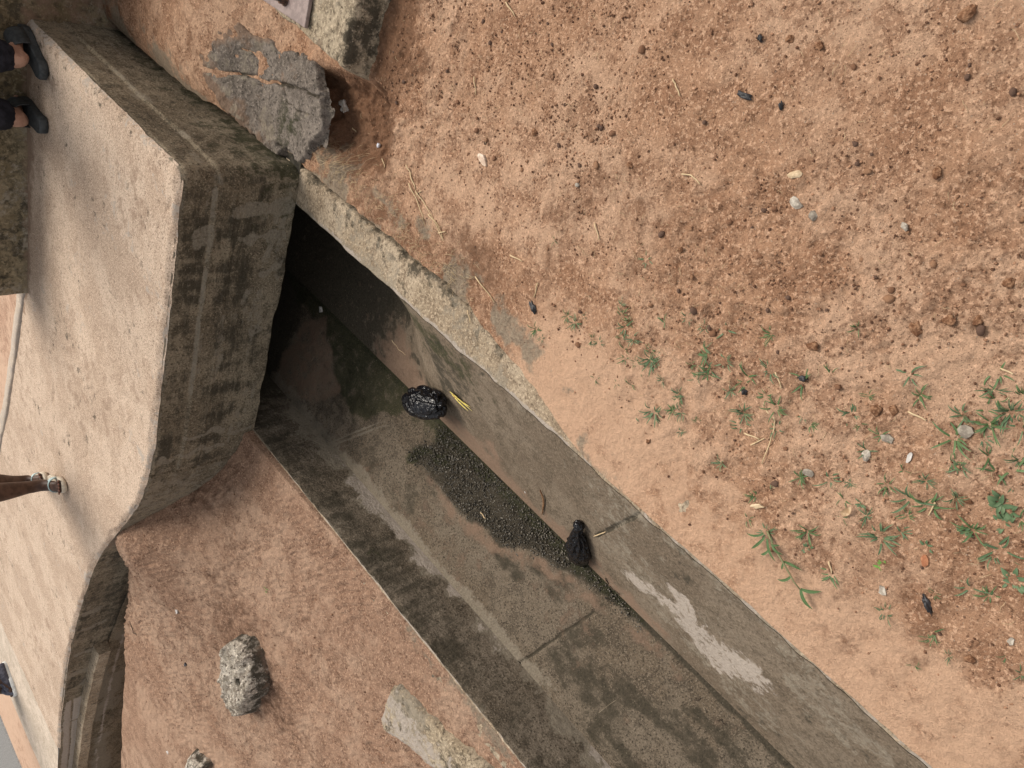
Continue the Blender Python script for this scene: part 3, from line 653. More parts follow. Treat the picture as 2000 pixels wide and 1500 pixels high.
side = empty('side_drain', (-4.5, 3.2, 0))
tag(side, 'narrow dark side drain under the curved slab edge behind the far bank', 'drain')
def chs(o):
    o.parent = side; o.matrix_parent_inverse = Matrix.Translation(-Vector(side.location)); return o
xs = axis([(-30, -8, 1), (-8, -3.2, 0.02)])
def strip(name, yo, zs, mat, attrs):
    X = np.repeat(xs[:, None], len(zs), 1); Y = deck_y(X) + np.array(yo)[None, :] + 0.005 * fbm(X * 6, 0 * X, oct=3, seed=320); Z = np.array(zs)[None, :] + 0.004 * fbm(X * 9, X * 0 + 3, oct=3, seed=321)
    o = grid_obj(name, np.stack([X, Y, Z], 2), mat, None, attrs(X, Y, Z), flip=True)
    if name == 'ledge': o.data.polygons.foreach_set('use_smooth', np.zeros(len(o.data.polygons), bool))
    return o
# kerb ledge jutting from the back wall, only along the left
xs = axis([(-30, -8, 1), (-8, -4.95, 0.02)])
chs(strip('ledge', [0.03, -0.05, -0.085, -0.085, 0.03], [0.21, 0.21, 0.203, 0.13, 0.12], LEDGE, lambda X, Y, Z: {'light': 0.3 + 0 * X, 'stain_shade': 0.15 + 0 * X}))
cy = float(deck_y(np.array(-4.95))); chs(mesh_obj('ledge_end', [(-4.9505, cy + .03, .21), (-4.9505, cy - .05, .21), (-4.9505, cy - .085, .203), (-4.9505, cy - .085, .13), (-4.9505, cy + .03, .12)], [[0, 1, 2, 3, 4]], LEDGE, None, False))
xs = axis([(-30, -8, 1), (-8, -3.3, 0.02)])
zz = list(np.linspace(0.12, -0.34, 24))
chs(strip('back_wall', [-0.012] * 24, zz, FASC, lambda X, Y, Z: {'stain_shade': 0.1 + 0.4 * fbm(X * 4, Z * 4, oct=4, seed=322), 'light': 1.0 * sst(-0.2, 0.4, fbm(X * 3, Z * 6, oct=4, seed=323)), 'lime': 0.7 * sst(.016, .004, np.abs(Z - 0.03 - 0.03 * fbm(X * 2, 0 * X, oct=3, seed=324))) * (X < -4.3)}))
Xb = np.repeat(xs[:, None], 2, 1)
Pb = np.stack([Xb, np.stack([deck_y(xs), deck_y(xs) - 0.8], 1), 0 * Xb - 0.3], 2)
chs(grid_obj('bed', Pb, FLOOR, None, None))

# ------------------------------------------------------------------ stones and blocks
def ico(sub=3):
    import bmesh
    bm = bmesh.new(); bmesh.ops.create_icosphere(bm, subdivisions=sub, radius=1.0)
    V = np.array([v.co[:] for v in bm.verts]); Fc = np.array([[v.index for v in f.verts] for f in bm.faces]); bm.free()
    return V, Fc

def rubble(name, size, seed, mat, sub=5, lump=0.25, cuts=9):
    V, Fc = ico(sub); rs = np.random.default_rng(seed)
    d = np.ones(len(V)) * 1.0
    for _ in range(cuts):                                  # planar breaks
        n = _n(rs.normal(size=3)); h = rs.uniform(0.55, 0.85); t = V @ n
        d = np.minimum(d, np.where(t > 1e-3, h / np.maximum(t, 1e-3), 9))
    V = V * d[:, None] * (1 + lump * fbm(V[:, 0] * 2 + seed, V[:, 1] * 2, V[:, 2] * 2, oct=5, seed=seed))[:, None]
    V = V * (1 + 0.05 * fbm(V[:, 0] * 9, V[:, 1] * 9, V[:, 2] * 9, oct=3, seed=seed + 1))[:, None]
    V = V * np.array(size)
    return V, Fc

def slab_block(name, poly, z0, z1, mat, amp=0.006, seed=0, step=0.012, round_=0.02, top_f=None, attrs=None, edge=0.013):
    """a broken slab: dense top from a polygon with sides"""
    poly = [tuple(p) for p in poly]
    x0, x1 = min(p[0] for p in poly) - .06, max(p[0] for p in poly) + .06
    y0, y1 = min(p[1] for p in poly) - .06, max(p[1] for p in poly) + .06
    xs = np.arange(x0, x1, step); ys = np.arange(y0, y1, step)
    X, Y = np.meshgrid(xs, ys, indexing='ij')
    sd = poly_sd(X + edge * fbm(X * 14, Y * 14, oct=4, seed=seed), Y + edge * fbm(X * 14 + 9, Y * 14, oct=4, seed=seed + 1), poly)
    k = sst(0.006, -round_, sd)
    Z = z0 + (z1 - z0) * np.sqrt(np.clip(k, 0, 1)) + amp * fbm(X * 12, Y * 12, oct=4, seed=seed + 2) * k + 0.4 * amp * fbm(X * 45, Y * 45, oct=2, seed=seed + 3) * k
    if top_f is not None: Z = Z + top_f(X, Y) * k
    keep = sd < 0.012
    idx = np.full(X.shape, -1); V = np.stack([X, Y, Z], 2)
    f = grid_faces(*X.shape); kf = keep.ravel()[f].all(1); f = f[kf]
    use = np.unique(f); remap = np.full(X.size, -1); remap[use] = np.arange(len(use))
    Vt = V.reshape(-1, 3)[use]
    at = attrs(X.ravel()[use], Y.ravel()[use], Z.ravel()[use], sd.ravel()[use]) if attrs else None
    return mesh_obj(name, Vt, remap[f], mat, None, True, at)


def chunk(outline, h, seed, label, hole=None):
    pz = [hit_z(a, b, h + .04)[:2] for a, b in outline]; cx, cy = np.mean([p[0] for p in pz]), np.mean([p[1] for p in pz])
    g = float(far_h(np.array([cx]), np.array([cy]))[0])
    hp = hit_z(*hole, g + h)[:2] if hole else None
    def tf(X, Y):
        z = .025 * fbm(X * 11, Y * 11, oct=4, seed=seed + 5) + .012 * fbm(X * 45, Y * 45, oct=3, seed=seed + 6)
        if hole is not None: z = z - .05 * sst(.026, .010, np.hypot((X - hp[0]) * 1.0 + .008 * vnoise(X * 60, Y * 60, seed=2), Y - hp[1]) if 0 else np.hypot(X - hp[0], Y - hp[1]))
        return z
    def at(X, Y, Z, sd):
        top = sst(g + h * .55, g + h * .85, Z); st = .62 * (1 - top) + .3 * sst(.2, .5, fbm(X * 22, Y * 22, oct=4, seed=seed + 7))  # shaded sides and bright top are put into the colour
        if hole is not None: st = np.maximum(st, 1.1 * sst(.030, .018, np.hypot(X - hp[0], Y - hp[1])))  # shade inside the hole painted dark
        return {'light': top * .4, 'stain_shade': st, 'sand': .5 * sst(g + .03, g, Z)}
    o = slab_block('concrete_chunk', pz, g - .02, g + h, ROCK, .012, seed, .005, .022, tf, at)
    return tag(o, label, 'rubble')
chunk([(442, 1258), (456, 1246), (474, 1250), (489, 1282), (497, 1318), (500, 1345), (494, 1368), (484, 1380), (480, 1398), (472, 1400), (452, 1380), (442, 1350), (438, 1305)], .085, 441, 'rough chunk of broken concrete with a dark hole lying on the far bank', (468, 1333))
chunk([(372, 1500), (378, 1472), (386, 1462), (396, 1474), (408, 1490), (408, 1520), (385, 1525)], .06, 471, 'small pointed piece of broken concrete at the outer edge of the far bank')

kb = [tuple(hit_z(px, py, .03)[:2]) for px, py in ((762, 1343), (776, 1341), (800, 1362), (860, 1425), (945, 1500))]
kb += [(kb[-1][0] + .0, kb[-1][1] - 1.2), (kb[-1][0] - .25, kb[-1][1] - 1.2)] + [tuple(hit_z(px, py, .03)[:2]) for px, py in ((846, 1500), (800, 1460), (748, 1428), (742, 1400))]
o = slab_block('kerbstone', kb, -.02, .036, BLOCK, .005, 400, .008, .012, None,
               lambda X, Y, Z, sd: {'stain_shade': .3 + .5 * fbm(X * 6, Y * 6, oct=3, seed=402), 'light': .8 * sst(-.3, .4, fbm(X * 9, Y * 4, oct=4, seed=401)), 'lime': .6 * sst(-2.56, -2.68, X + .08 * fbm(X * 9, Y * 9, oct=3, seed=403))})
tag(o, 'grey half buried concrete kerbstone lying along the near rim of the far bank', 'kerbstone')

# old asphalt slab beside the culvert slab
ap = [tuple(hit_z(px, py, .07)[:2]) for px, py in ((400, 55), (470, 45), (535, 88), (583, 112), (600, 165), (608, 220), (612, 262), (585, 292), (540, 300), (500, 288), (455, 240), (425, 150))]
crack = [tuple(hit_z(px, py, .07)[:2]) for px, py in ((430, 140), (490, 152), (530, 165), (565, 172), (605, 182))]
def wob(X, Y, k): return X + .016 * fbm(X * 16, Y * 16, oct=4, seed=k)
def ap_crack(X, Y):
    d = seg_dist(wob(X, Y, 7), wob(Y, X, 8), crack)
    c2 = [tuple(hit_z(px, py, .07)[:2]) for px, py in ((475, 90), (500, 120), (492, 150))]; c3 = [tuple(hit_z(px, py, .07)[:2]) for px, py in ((530, 165), (545, 205), (590, 225))]
    return np.minimum(d, np.minimum(seg_dist(wob(X, Y, 17), wob(Y, X, 18), c2), seg_dist(wob(X, Y, 27), wob(Y, X, 28), c3)) + .004)
o = slab_block('asphalt_patch', ap, 0, 0, ASPH, .010, 410, .004, .008,
               lambda X, Y: .15 * sst(2.50, 3.05, Y) * sst(-1.25, -0.95, X) + .014 + .020 * sst(2.85, 2.42, Y) + .012 * fbm(X * 5, Y * 5, oct=3, seed=415) - .016 * sst(.011, .0, ap_crack(X, Y)),
               lambda X, Y, Z, sd: {'stain_shade': .75 * sst(.010, .003, ap_crack(X, Y)), 'sand': .95 * sst(.16, .0, -sd) * sst(2.45, 2.75, Y + .1 * fbm(X * 8, Y * 8, oct=3, seed=414)) + .5 * sst(.1, .6, fbm(X * 8, Y * 8, oct=4, seed=411)), 'light': .6 * sst(.0, .6, fbm(X * 14, Y * 14, oct=3, seed=412)), 'moss': .6 * np.exp(-((X + .93) / .08) ** 2 - ((Y - 2.45) / .08) ** 2)}, edge=.05)
tag(o, 'cracked dark grey slab of old asphalt beside the right flank of the culvert slab', 'asphalt slab')

# footing with its steel base plate
foot = empty('post_footing', (-0.5, 2.3, 0)); tag(foot, 'rough concrete post footing with a bolted steel base plate on the near bank', 'footing')
fb = [(-.625, 2.045), (-.57, 2.62), (.02, 2.66), (.02, 2.03), (-.3, 2.03)]
o = slab_block('concrete_base', fb, -.10, .125, BLOCK, .008, 420, .007, .03, None,
               lambda X, Y, Z, sd: {'stain_shade': .55 * sst(2.13, 2.06, Y + .03 * fbm(X * 9, Y * 9, oct=3, seed=421)) * sst(-.62, -.56, X), 'light': .5 * sst(.1, .6, fbm(X * 12, Y * 12, oct=3, seed=422)), 'sand': .5 * sst(.02, -.05, Z) + .3 * sst(.2, .6, fbm(X * 5, Y * 5, oct=2, seed=423))})
o.parent = foot; o.matrix_parent_inverse = Matrix.Translation(-Vector(foot.location))
def box_mesh(name, sx, sy, sz, mat, loc, parent=None, rot=(0, 0, 0), bev=.003):
    v = [(x * sx / 2, y * sy / 2, z * sz / 2) for x in (-1, 1) for y in (-1, 1) for z in (-1, 1)]
    f = [[0, 1, 3, 2], [4, 6, 7, 5], [0, 4, 5, 1], [2, 3, 7, 6], [0, 2, 6, 4], [1, 5, 7, 3]]
    o = mesh_obj(name, v, f, mat, None, False); o.location = loc; o.rotation_euler = rot
    if parent: o.parent = parent
    if bev: add_mod_bevel(o, bev)
    return o
STEEL = plain_mat('painted_steel', (0.19, 0.14, 0.128), (0.26, 0.195, 0.178), 40, 0.5, 0.25, 0.5)
RUST = plain_mat('rusty_iron', (0.06, 0.032, 0.022), (0.15, 0.075, 0.045), 70, 0.75, 0.6, 0.4)
IRON = plain_mat('dark_iron', (0.05, 0.048, 0.048), (0.11, 0.105, 0.1), 60, 0.45, 0.3, 0.5)
pl_ = box_mesh('base_plate', 0.34, 0.34, 0.014, STEEL, Vector((-.38, 2.435, .139)) - Vector(foot.location), foot)
def cyl(name, r, h, mat, loc, parent, n=6, r2=None):
    r2 = r if r2 is None else r2
    v = [(r * math.cos(2 * math.pi * k / n), r * math.sin(2 * math.pi * k / n), 0) for k in range(n)] + [(r2 * math.cos(2 * math.pi * k / n), r2 * math.sin(2 * math.pi * k / n), h) for k in range(n)]
    f = [[k, (k + 1) % n, n + (k + 1) % n, n + k] for k in range(n)] + [list(range(n, 2 * n)), list(range(n))[::-1]]
    o = mesh_obj(name, v, f, mat, None, False); o.location = loc; o.parent = parent; add_mod_bevel(o, .0015)
    return o
for bx, by in ((-.505, 2.40), (-.505, 2.56), (-.25, 2.40), (-.25, 2.56)):
    L = Vector((bx, by, .146)) - Vector(foot.location)
    w = cyl('washer', .022, .004, RUST, L, foot, 16); nt = cyl('nut', .017, .016, RUST, L + Vector((0, 0, .004)), foot, 6)
    cyl('bolt', .0095, .036, IRON, L + Vector((0, 0, .004)), foot, 12)

# ------------------------------------------------------------------ pebbles
PEBM = []
for k, (a, b) in enumerate((((.15, .072, .040), (.26, .135, .075)), ((.075, .046, .034), (.16, .09, .06)), ((.22, .115, .062), (.34, .19, .11)))):
    PEBM.append(plain_mat('laterite_pebble', a, b, 180, 0.75, 0.5, 0.3, 0.002))
PEB = []
for k in range(9):
    V, Fc = rubble('p', (1, .8, .68), 60 + k, None, 2, .3, 6)
    PEB.append((V, Fc))
def near_visible(n, dens):
    out = []
    while len(out) < n:
        X = RNG.uniform(-1.15, .18, 4000); Y = RNG.uniform(-.4, 2.35, 4000)
        ok = RNG.uniform(0, 1, 4000) < dens(X, Y)
        out += list(zip(X[ok], Y[ok]))
    return np.array(out[:n])
def dens(X, Y):
    d = X - near_edge(Y)
    k = sst(.12, .5, d) * (0.25 + sst(-.25, .35, fbm(X * 2.2, Y * 2.2, oct=3, seed=501))) * (0.35 + 0.65 * sst(.2, .9, Y + .3 * X)) 
    cl = sst(.15, .5, fbm(X * 9, Y * 9, oct=2, seed=502))
    ok = (X < -.66) | (Y < 2.0)
    return np.clip(k * (0.25 + .9 * cl), 0, 1) * ok
pm = []
for k in range(9):
    me = bpy.data.meshes.new('pebble'); me.from_pydata(PEB[k][0].tolist(), [], PEB[k][1].tolist()); me.polygons.foreach_set('use_smooth', np.ones(len(me.polygons), bool)); me.materials.append(PEBM[k % 3]); pm.append(me)
XY = near_visible(290, dens)
for i, (x, y) in enumerate(XY):
    o = bpy.data.objects.new('pebble', pm[int(RNG.integers(9))]); C.objects.link(o)
    r = float(0.0036 + 0.006 * RNG.uniform() ** 2.8 * (1.0 + .5 * (y < 1.2)))
    o.scale = (r, r, r * RNG.uniform(.8, 1.1)); o.rotation_euler = (RNG.uniform(-.4, .4), RNG.uniform(-.4, .4), RNG.uniform(0, 6.3))
    o.location = (x, y, float(near_h(np.array([x]), np.array([y]))[0]) + r * .25)
    tag(o, 'dark reddish brown laterite pebble half sunk in the orange near bank', 'pebble', 'laterite pebbles on the near bank')
def scatter_mesh(name, XY, hf, rmin, rmax, mat, label=None, pw=2.0, sink=.2, cat=None, subs=PEB, lowpoly=True):
    Vs, Fs, n0 = [], [], 0
    protos = [rubble('q', (1, .8, .7), 90 + k, None, 1, .3, 5) for k in range(7)]
    hz = hf(XY[:, 0], XY[:, 1])
    for (x, y), z in zip(XY, hz):
        V, Fc = protos[int(RNG.integers(7))]
        r = rmin + (rmax - rmin) * RNG.uniform() ** pw; a = RNG.uniform(0, 6.3); ca, sa = math.cos(a), math.sin(a)
        W = V * r; W = np.stack([W[:, 0] * ca - W[:, 1] * sa + x, W[:, 0] * sa + W[:, 1] * ca + y, W[:, 2] + z + r * sink], 1)
        Vs.append(W); Fs.append(Fc + n0); n0 += len(V)
    o = mesh_obj(name, np.concatenate(Vs), np.concatenate(Fs), mat, None, True)
    return tag(o, label, cat, None, 'stuff')
GRIT = plain_mat('grit', (.10, .048, .028), (.36, .20, .12), 30, .85, .3, .2)
scatter_mesh('soil_grit', near_visible(9000, lambda X, Y: np.clip(dens(X, Y) + .12 * sst(.05, .3, X - near_edge(Y)), 0, 1)), near_h, .0012, .0048, GRIT, 'fine dark grit scattered in the soil of the near bank', 2.5, .25, 'grit')
xs_ = RNG.uniform(-5, -2.36, 2600); ys_ = RNG.uniform(.3, 2.8, 2600); k_ = fbm(xs_ * 2, ys_ * 2, oct=2, seed=77) > -.1
k_ &= ys_ < far_ymax(xs_) - .06
scatter_mesh('bank_grit', np.stack([xs_[k_], ys_[k_]], 1), far_h, .0015, .006, GRIT, 'fine dark grit scattered over the far bank', 3.0, .2, 'grit')
# gravel in the drain
gm, GX, GY, GZ = GM
sel = np.argwhere((RNG.uniform(0, 1, gm.shape) < gm) & (GY < 2.3)); ii = sel[RNG.integers(len(sel), size=5200)]
gp = np.stack([GX[ii[:, 0], ii[:, 1]] + RNG.normal(0, .006, 5200), GY[ii[:, 0], ii[:, 1]] + RNG.normal(0, .006, 5200)], 1)
gp = gp[(gp[:, 0] < XC - .004)]
gn = NT('wet_gravel'); gf = gn.noise(140, 2, .5); 
GRAV = gn.done(gn.ramp(gf, [(.15, (.014, .012, .009)), (.5, (.05, .042, .03)), (.72, (.085, .072, .053)), (.95, (.30, .27, .22))]), .28, gn.bump(gn.noise(300, 3), .4, .002), .5)  # palest grains painted in as wet glints
scatter_mesh('gravel', gp, lambda X, Y: floor_z(X), .0012, .0056, GRAV, 'dark wet gravel lying along the foot of the sloping drain lining', 1.9, .6, 'gravel')

# ------------------------------------------------------------------ grass and weeds
def leaf_mat(name, c1, c2, rough=0.55):
    n = NT(name); f = n.noise(25, 3, .6)
    m = n.done(n.mix(f, c1, c2), rough, None, .3)
    return m
GREEN = leaf_mat('grass_green', (.05, .10, .034), (.105, .165, .065))
GREEN2 = leaf_mat('grass_blue_green', (.055, .105, .048), (.115, .17, .085))
BRIGHT = leaf_mat('weed_bright', (.10, .24, .04), (.17, .33, .07))
STRAW = leaf_mat('dry_straw', (.42, .30, .17), (.62, .48, .30), .8)

def blade(V, Fs, base, ang, L, Wd, rise, droop, seg=6, mi=None):
    """a folded leaf blade: three points across"""
    n0 = len(V); dx, dy = math.cos(ang), math.sin(ang); bend = random.uniform(-.5, .5)
    for i in range(seg + 1):
        t = i / seg; a = ang + bend * t
        x = base[0] + L * t * math.cos(a); y = base[1] + L * t * math.sin(a)
        z = base[2] + rise * math.sin(min(1, t * 1.15) * math.pi * .5) - droop * t * t
        w = Wd * (0.55 + 1.0 * t) * (1 - t ** 2.2) if t < 1 else 0
        px, py = -math.sin(a), math.cos(a)
        V += [(x + px * w, y + py * w, z + w * .35), (x, y, z), (x - px * w, y - py * w, z + w * .35)]
        if i:
            k = n0 + 3 * (i - 1); Fs += [(k, k + 1, k + 4, k + 3), (k + 1, k + 2, k + 5, k + 4)]

def tuft(n, Lm, kind):
    V, Fs = [], []
    for i in range(n):
        a = random.uniform(0, 6.283); L = Lm * random.uniform(.55, 1.15)
        r = random.uniform(0, .25) * Lm
        b = (r * math.cos(a + random.uniform(-1, 1)), r * math.sin(a), -.003)
        if kind == 'broad': blade(V, Fs, b, a, L * .6, L * .13, L * .22, L * .08)
        else: blade(V, Fs, b, a, L, Lm * random.uniform(.04, .065) + .0003, L * random.uniform(.25, .6), L * random.uniform(.0, .3))
    me = bpy.data.meshes.new('grass_tuft'); me.from_pydata(V, [], Fs); me.polygons.foreach_set('use_smooth', [True] * len(Fs))
    return me

TUFTS = [(1082,468,1),(1264,507,1),(1108,618,1),(1123,630,1),(1143,618,.6),(1047,643,1),(1058,662,.9),(1213,598,1.1),(1217,618,1.2),(1222,640,1.2),(1228,630,1),(1215,657,1),(1237,663,1),(1220,683,1),(1220,700,1),(1170,670,1.1),(1157,663,.9),(1298,630,1.1),(1343,620,1.1),(1273,683,1.1),(1270,703,1.2),(1283,707,1.1),(1243,707,.8),(1377,640,1.2),(1373,680,1.3),(1380,693,1.2),(1387,723,1.4),(1380,733,1.2),(1350,713,.9),(1360,740,.8),(1233,753,1),(1257,745,.9),(1293,743,.9),(1163,740,.9),(1203,747,.8),(1327,770,1.1),(1325,783,1),(1277,803,1.4),(1330,807,1.2),(1313,802,1),(1330,843,1),(1240,815,.9),(1363,823,.8),
(1420,644,1.5),(1506,654,1.2),(1676,642,1.2),(1418,706,1),(1460,736,1.7),(1453,748,1.2),(1504,724,1.4),(1568,748,1.3),(1624,732,1.2),(1426,764,.9),(1496,772,1.1),(1452,808,1.3),(1448,832,1.1),(1516,796,1.2),(1518,836,1.4),(1572,812,1),(1584,832,1),(1776,730,1.3),(1796,772,1.3),(1696,774,1),(1664,808,1.1),(1680,828,1),(1948,728,1.3),(1940,762,1.2),(1946,782,1.2),(1924,802,1.5),(1880,812,1.3),(1932,828,1.6),(1976,806,1.3),(1992,832,1.2),(1864,856,1.5),(1920,856,1.3),(1948,840,1.4),(1996,772,.9),(1692,880,1.2),(1720,852,1),(1860,904,1.4),(1876,912,1.1),(1932,892,1.3),(1976,916,1.5),(1992,900,1.3),(1948,924,1.3),(1764,920,1),(1408,904,1.2),(1732,948,1.4),(1808,940,.9),(1620,936,1.2),(1564,932,1),(1660,944,.8),(1504,944,.9),(1476,968,1.1),(1780,976,1.8),(1812,988,1.8),(1772,1008,1.2),(1868,974,1.1),(1992,1016,1.2),(1460,1014,.9),(1692,1008,1.2),(1648,976,.9),(1644,1012,.9),(1500,1040,1.1),(1576,1038,1.3),(1720,1052,1.4),(1760,1040,1.2),(1900,1036,1.3),(1956,1076,2.1),(1940,1084,1.5),(1624,1120,1.2),(1896,1148,1.3),(1932,1164,1.2),(1824,1160,1),(1730,1196,1.1),(1824,1236,1.2),(1818,1248,.9),(1854,1282,.8),(1786,1300,.7),(1968,1280,1),(1996,1316,1)]
BROAD = [(1956,976,1.6),(1952,996,1.7),(1960,1020,1.5),(1808,1068,.9),(1576,1070,1),(1980,1136,1.7),(1540,944,.8),(1884,1040,.9),(1680,985,.8),(1970,1000,1.2)]
TM = [tuft(n, .034 * random.uniform(.8, 1.2), 'grass') for n in (4, 5, 6, 7, 8, 9, 10, 11, 12, 13, 14, 6, 8, 9, 5, 16, 10)]
for i, me in enumerate(TM): me.materials.append((GREEN, GREEN2)[i % 2])
BMh = [tuft(n, .04, 'broad') for n in (9, 12)]
for me in BMh: me.materials.append(GREEN2)
def put(me, name, px, py, sc, label, cat, group=None, hf=near_h, dz=0.0):
    p = hit_h(px, py, hf)
    o = bpy.data.objects.new(name, me); C.objects.link(o)
    o.location = (p[0], p[1], p[2] + dz); o.rotation_euler = (random.uniform(-.25, .25), random.uniform(-.25, .25), random.uniform(0, 6.28)); o.scale = (sc * random.uniform(.8, 1.25), sc * random.uniform(.8, 1.25), sc * random.uniform(.8, 1.5))
    return tag(o, label, cat, group)
for i, (px, py, sc) in enumerate(TUFTS):
    put(TM[(i * 5) % 17], 'grass_tuft', px, py, .62 * sc, 'small green grass tuft sprouting from the bare orange near bank', 'grass', 'grass tufts on the near bank')
for i, (px, py, sc) in enumerate(BROAD):
    put(BMh[i % 2], 'weed', px, py, .52 * sc, 'small weed with rounded grey green leaves among the grass tufts', 'weed', 'broad leaved weeds on the near bank')
bw = tuft(12, .022, 'broad'); bw.materials.append(BRIGHT)
put(bw, 'weed', 1724, 1106, 1.2, 'tiny bright lime green weed with feathery leaves on the near bank', 'weed')
bw2 = bw
put(bw2, 'weed', 517, 1151, 1.5, 'tiny lime green weed alone on the bare far bank', 'weed', None, far_h)

# long creeping runner with paired leaves
def tube(V, Fs, pts, r0, r1, n=6):
    pts = [Vector(p) for p in pts]; n0 = len(V)
    for i, p in enumerate(pts):
        d = (pts[min(i + 1, len(pts) - 1)] - pts[max(i - 1, 0)]).normalized()
        a = d.orthogonal().normalized(); b = d.cross(a); r = r0 + (r1 - r0) * i / (len(pts) - 1)
        V += [tuple(p + a * r * math.cos(2 * math.pi * k / n) + b * r * math.sin(2 * math.pi * k / n)) for k in range(n)]
        if i:
            m = n0 + (i - 1) * n
            Fs += [(m + k, m + (k + 1) % n, m + n + (k + 1) % n, m + n + k) for k in range(n)]
    Fs += [tuple(range(n0, n0 + n))[::-1], tuple(range(len(V) - n, len(V)))]
run = empty('grass_runner', hit_h(1500, 1040, near_h)); tag(run, 'long creeping grass runner with paired pointed leaves reaching towards the drain rim', 'grass')
def child_mesh(name, V, Fs, mat, parent, smooth=True):
    o = mesh_obj(name, [tuple(Vector(v) - parent.location) for v in V], Fs, mat, None, smooth); o.parent = parent; return o
st = [(1500, 1036), (1514, 1062), (1532, 1086), (1545, 1105), (1560, 1130), (1570, 1145)]
P3 = [hit_h(a, b, near_h) + np.array([0, 0, h]) for (a, b), h in zip(st, (.004, .012, .018, .022, .024, .02))]
V, Fs = [], []; tube(V, Fs, P3, .0026, .0016); child_mesh('stem', V, Fs, leaf_mat('runner_stem', (.16, .17, .08), (.24, .22, .12)), run)
for (b, tip, wd) in (((1570, 1145), (1608, 1157), .0052), ((1570, 1146), (1581, 1188), .0055), ((1537, 1092), (1572, 1097), .0045), ((1552, 1120), (1533, 1141), .004), ((1514, 1060), (1531, 1083), .004), ((1537, 1092), (1536, 1110), .003), ((1505, 1048), (1512, 1092), .004), ((1500, 1045), (1478, 1072), .004), ((1508, 1070), (1496, 1085), .0038), ((1512, 1060), (1527, 1058), .003), ((1498, 1038), (1470, 1050), .0035)):
    p, q = hit_h(*b, near_h), hit_h(*tip, near_h); V, Fs = [], []
    L = float(np.hypot(*(q - p)[:2])); blade(V, Fs, (p[0], p[1], p[2] + .016), math.atan2(q[1] - p[1], q[0] - p[0]), L, wd, .008, .012)
    child_mesh('leaf', V, Fs, GREEN, run)

# ------------------------------------------------------------------ dry straw, roots and litter
def straw(pts, r, label, cat='straw', group='dry straws on the near bank', hf=near_h, mat=STRAW, dz=.004, name='straw', fn=None):
    P = []
    for i in range(len(pts) - 1):
        for t in np.linspace(0, 1, 5, endpoint=(i == len(pts) - 2)):
            a = np.array(pts[i]) * (1 - t) + np.array(pts[i + 1]) * t
            q = fn(*a) if fn else hit_h(a[0], a[1], hf); P.append(q + np.array([0, 0, dz * (1 + .5 * math.sin(7 * t + i))]))
    loc = P[0].copy(); V, Fs = [], []; tube(V, Fs, [p - loc for p in P], r, r * .7, 5)
    o = mesh_obj(name, V, Fs, mat); o.location = loc
    return tag(o, label, cat, group)
SL = 'thin pale dry straw lying on the orange near bank'
for pts in ([(795, 322), (805, 342)], [(803, 340), (815, 375), (838, 408), (868, 470)], [(800, 358), (820, 400), (832, 440)], [(815, 380), (825, 372)], [(838, 418), (858, 440), (868, 470)], [(858, 455), (872, 452)],
            [(930, 540), (968, 590)], [(998, 498), (1022, 510)], [(1316, 155), (1322, 168), (1330, 188)], [(1333, 340), (1352, 342), (1370, 360)], [(928, 150), (931, 185)], [(990, 5), (1008, 32)], [(1163, 435), (1172, 468)], [(915, 605), (920, 630)],
            [(1498, 800), (1516, 820), (1510, 850), (1490, 905)], [(1455, 845), (1485, 857)], [(1465, 870), (1495, 855)], [(1775, 803), (1810, 820)], [(1515, 722), (1528, 758)], [(1828, 980), (1815, 1005)], [(1620, 1095), (1626, 1118)], [(1052, 552), (1045, 580)], [(950, 1012), (940, 1000)], [(1955, 718), (1980, 730)], [(748, 310), (754, 327)], [(690, 250), (698, 258)]):
    straw(pts, .0021, SL)
# hair-fine dead roots matted in the soil
V, Fs = [], []
def rootpos(n):
    return near_visible(n, lambda X, Y: np.clip(.15 + sst(-.2, .4, fbm(X * 3, Y * 3, oct=3, seed=601)), 0, 1) * sst(.2, .5, X - near_edge(Y)) * ((X < -.66) | (Y < 2.0)))
for x, y in rootpos(520):
    a = random.uniform(0, 6.28); L = random.uniform(.008, .035); n_ = 5; P = []; cx, cy = x, y
    for k in range(n_):
        P.append((cx, cy, 0)); a += random.uniform(-.7, .7); cx += L / n_ * math.cos(a); cy += L / n_ * math.sin(a)
    A = np.array(P); A[:, 2] = near_h(A[:, 0], A[:, 1]) + .003 + .003 * np.sin(np.linspace(0, 3.14, n_))
    tube(V, Fs, A, .0006, .0003, 3)
# the matted dead grass beside the wall top
for k in range(260):
    y = random.uniform(1.35, 2.3); x = -1.03 + abs(random.gauss(0, .07)) + .05 * (y - 1.4); a = random.gauss(1.9, .6); L = random.uniform(.02, .06)
    A = np.array([(x + L * t * math.cos(a + .6 * t), y + L * t * math.sin(a + .6 * t), 0) for t in np.linspace(0, 1, 5)])
    A[:, 2] = near_h(A[:, 0], A[:, 1]) + .003 + .006 * np.sin(np.linspace(0, 3.14, 5)); tube(V, Fs, A, .0007, .0003, 3)
o = mesh_obj('dead_roots', V, Fs, STRAW); tag(o, 'hair fine dead roots and dry grass matted into the near bank soil', 'roots', None, 'stuff')

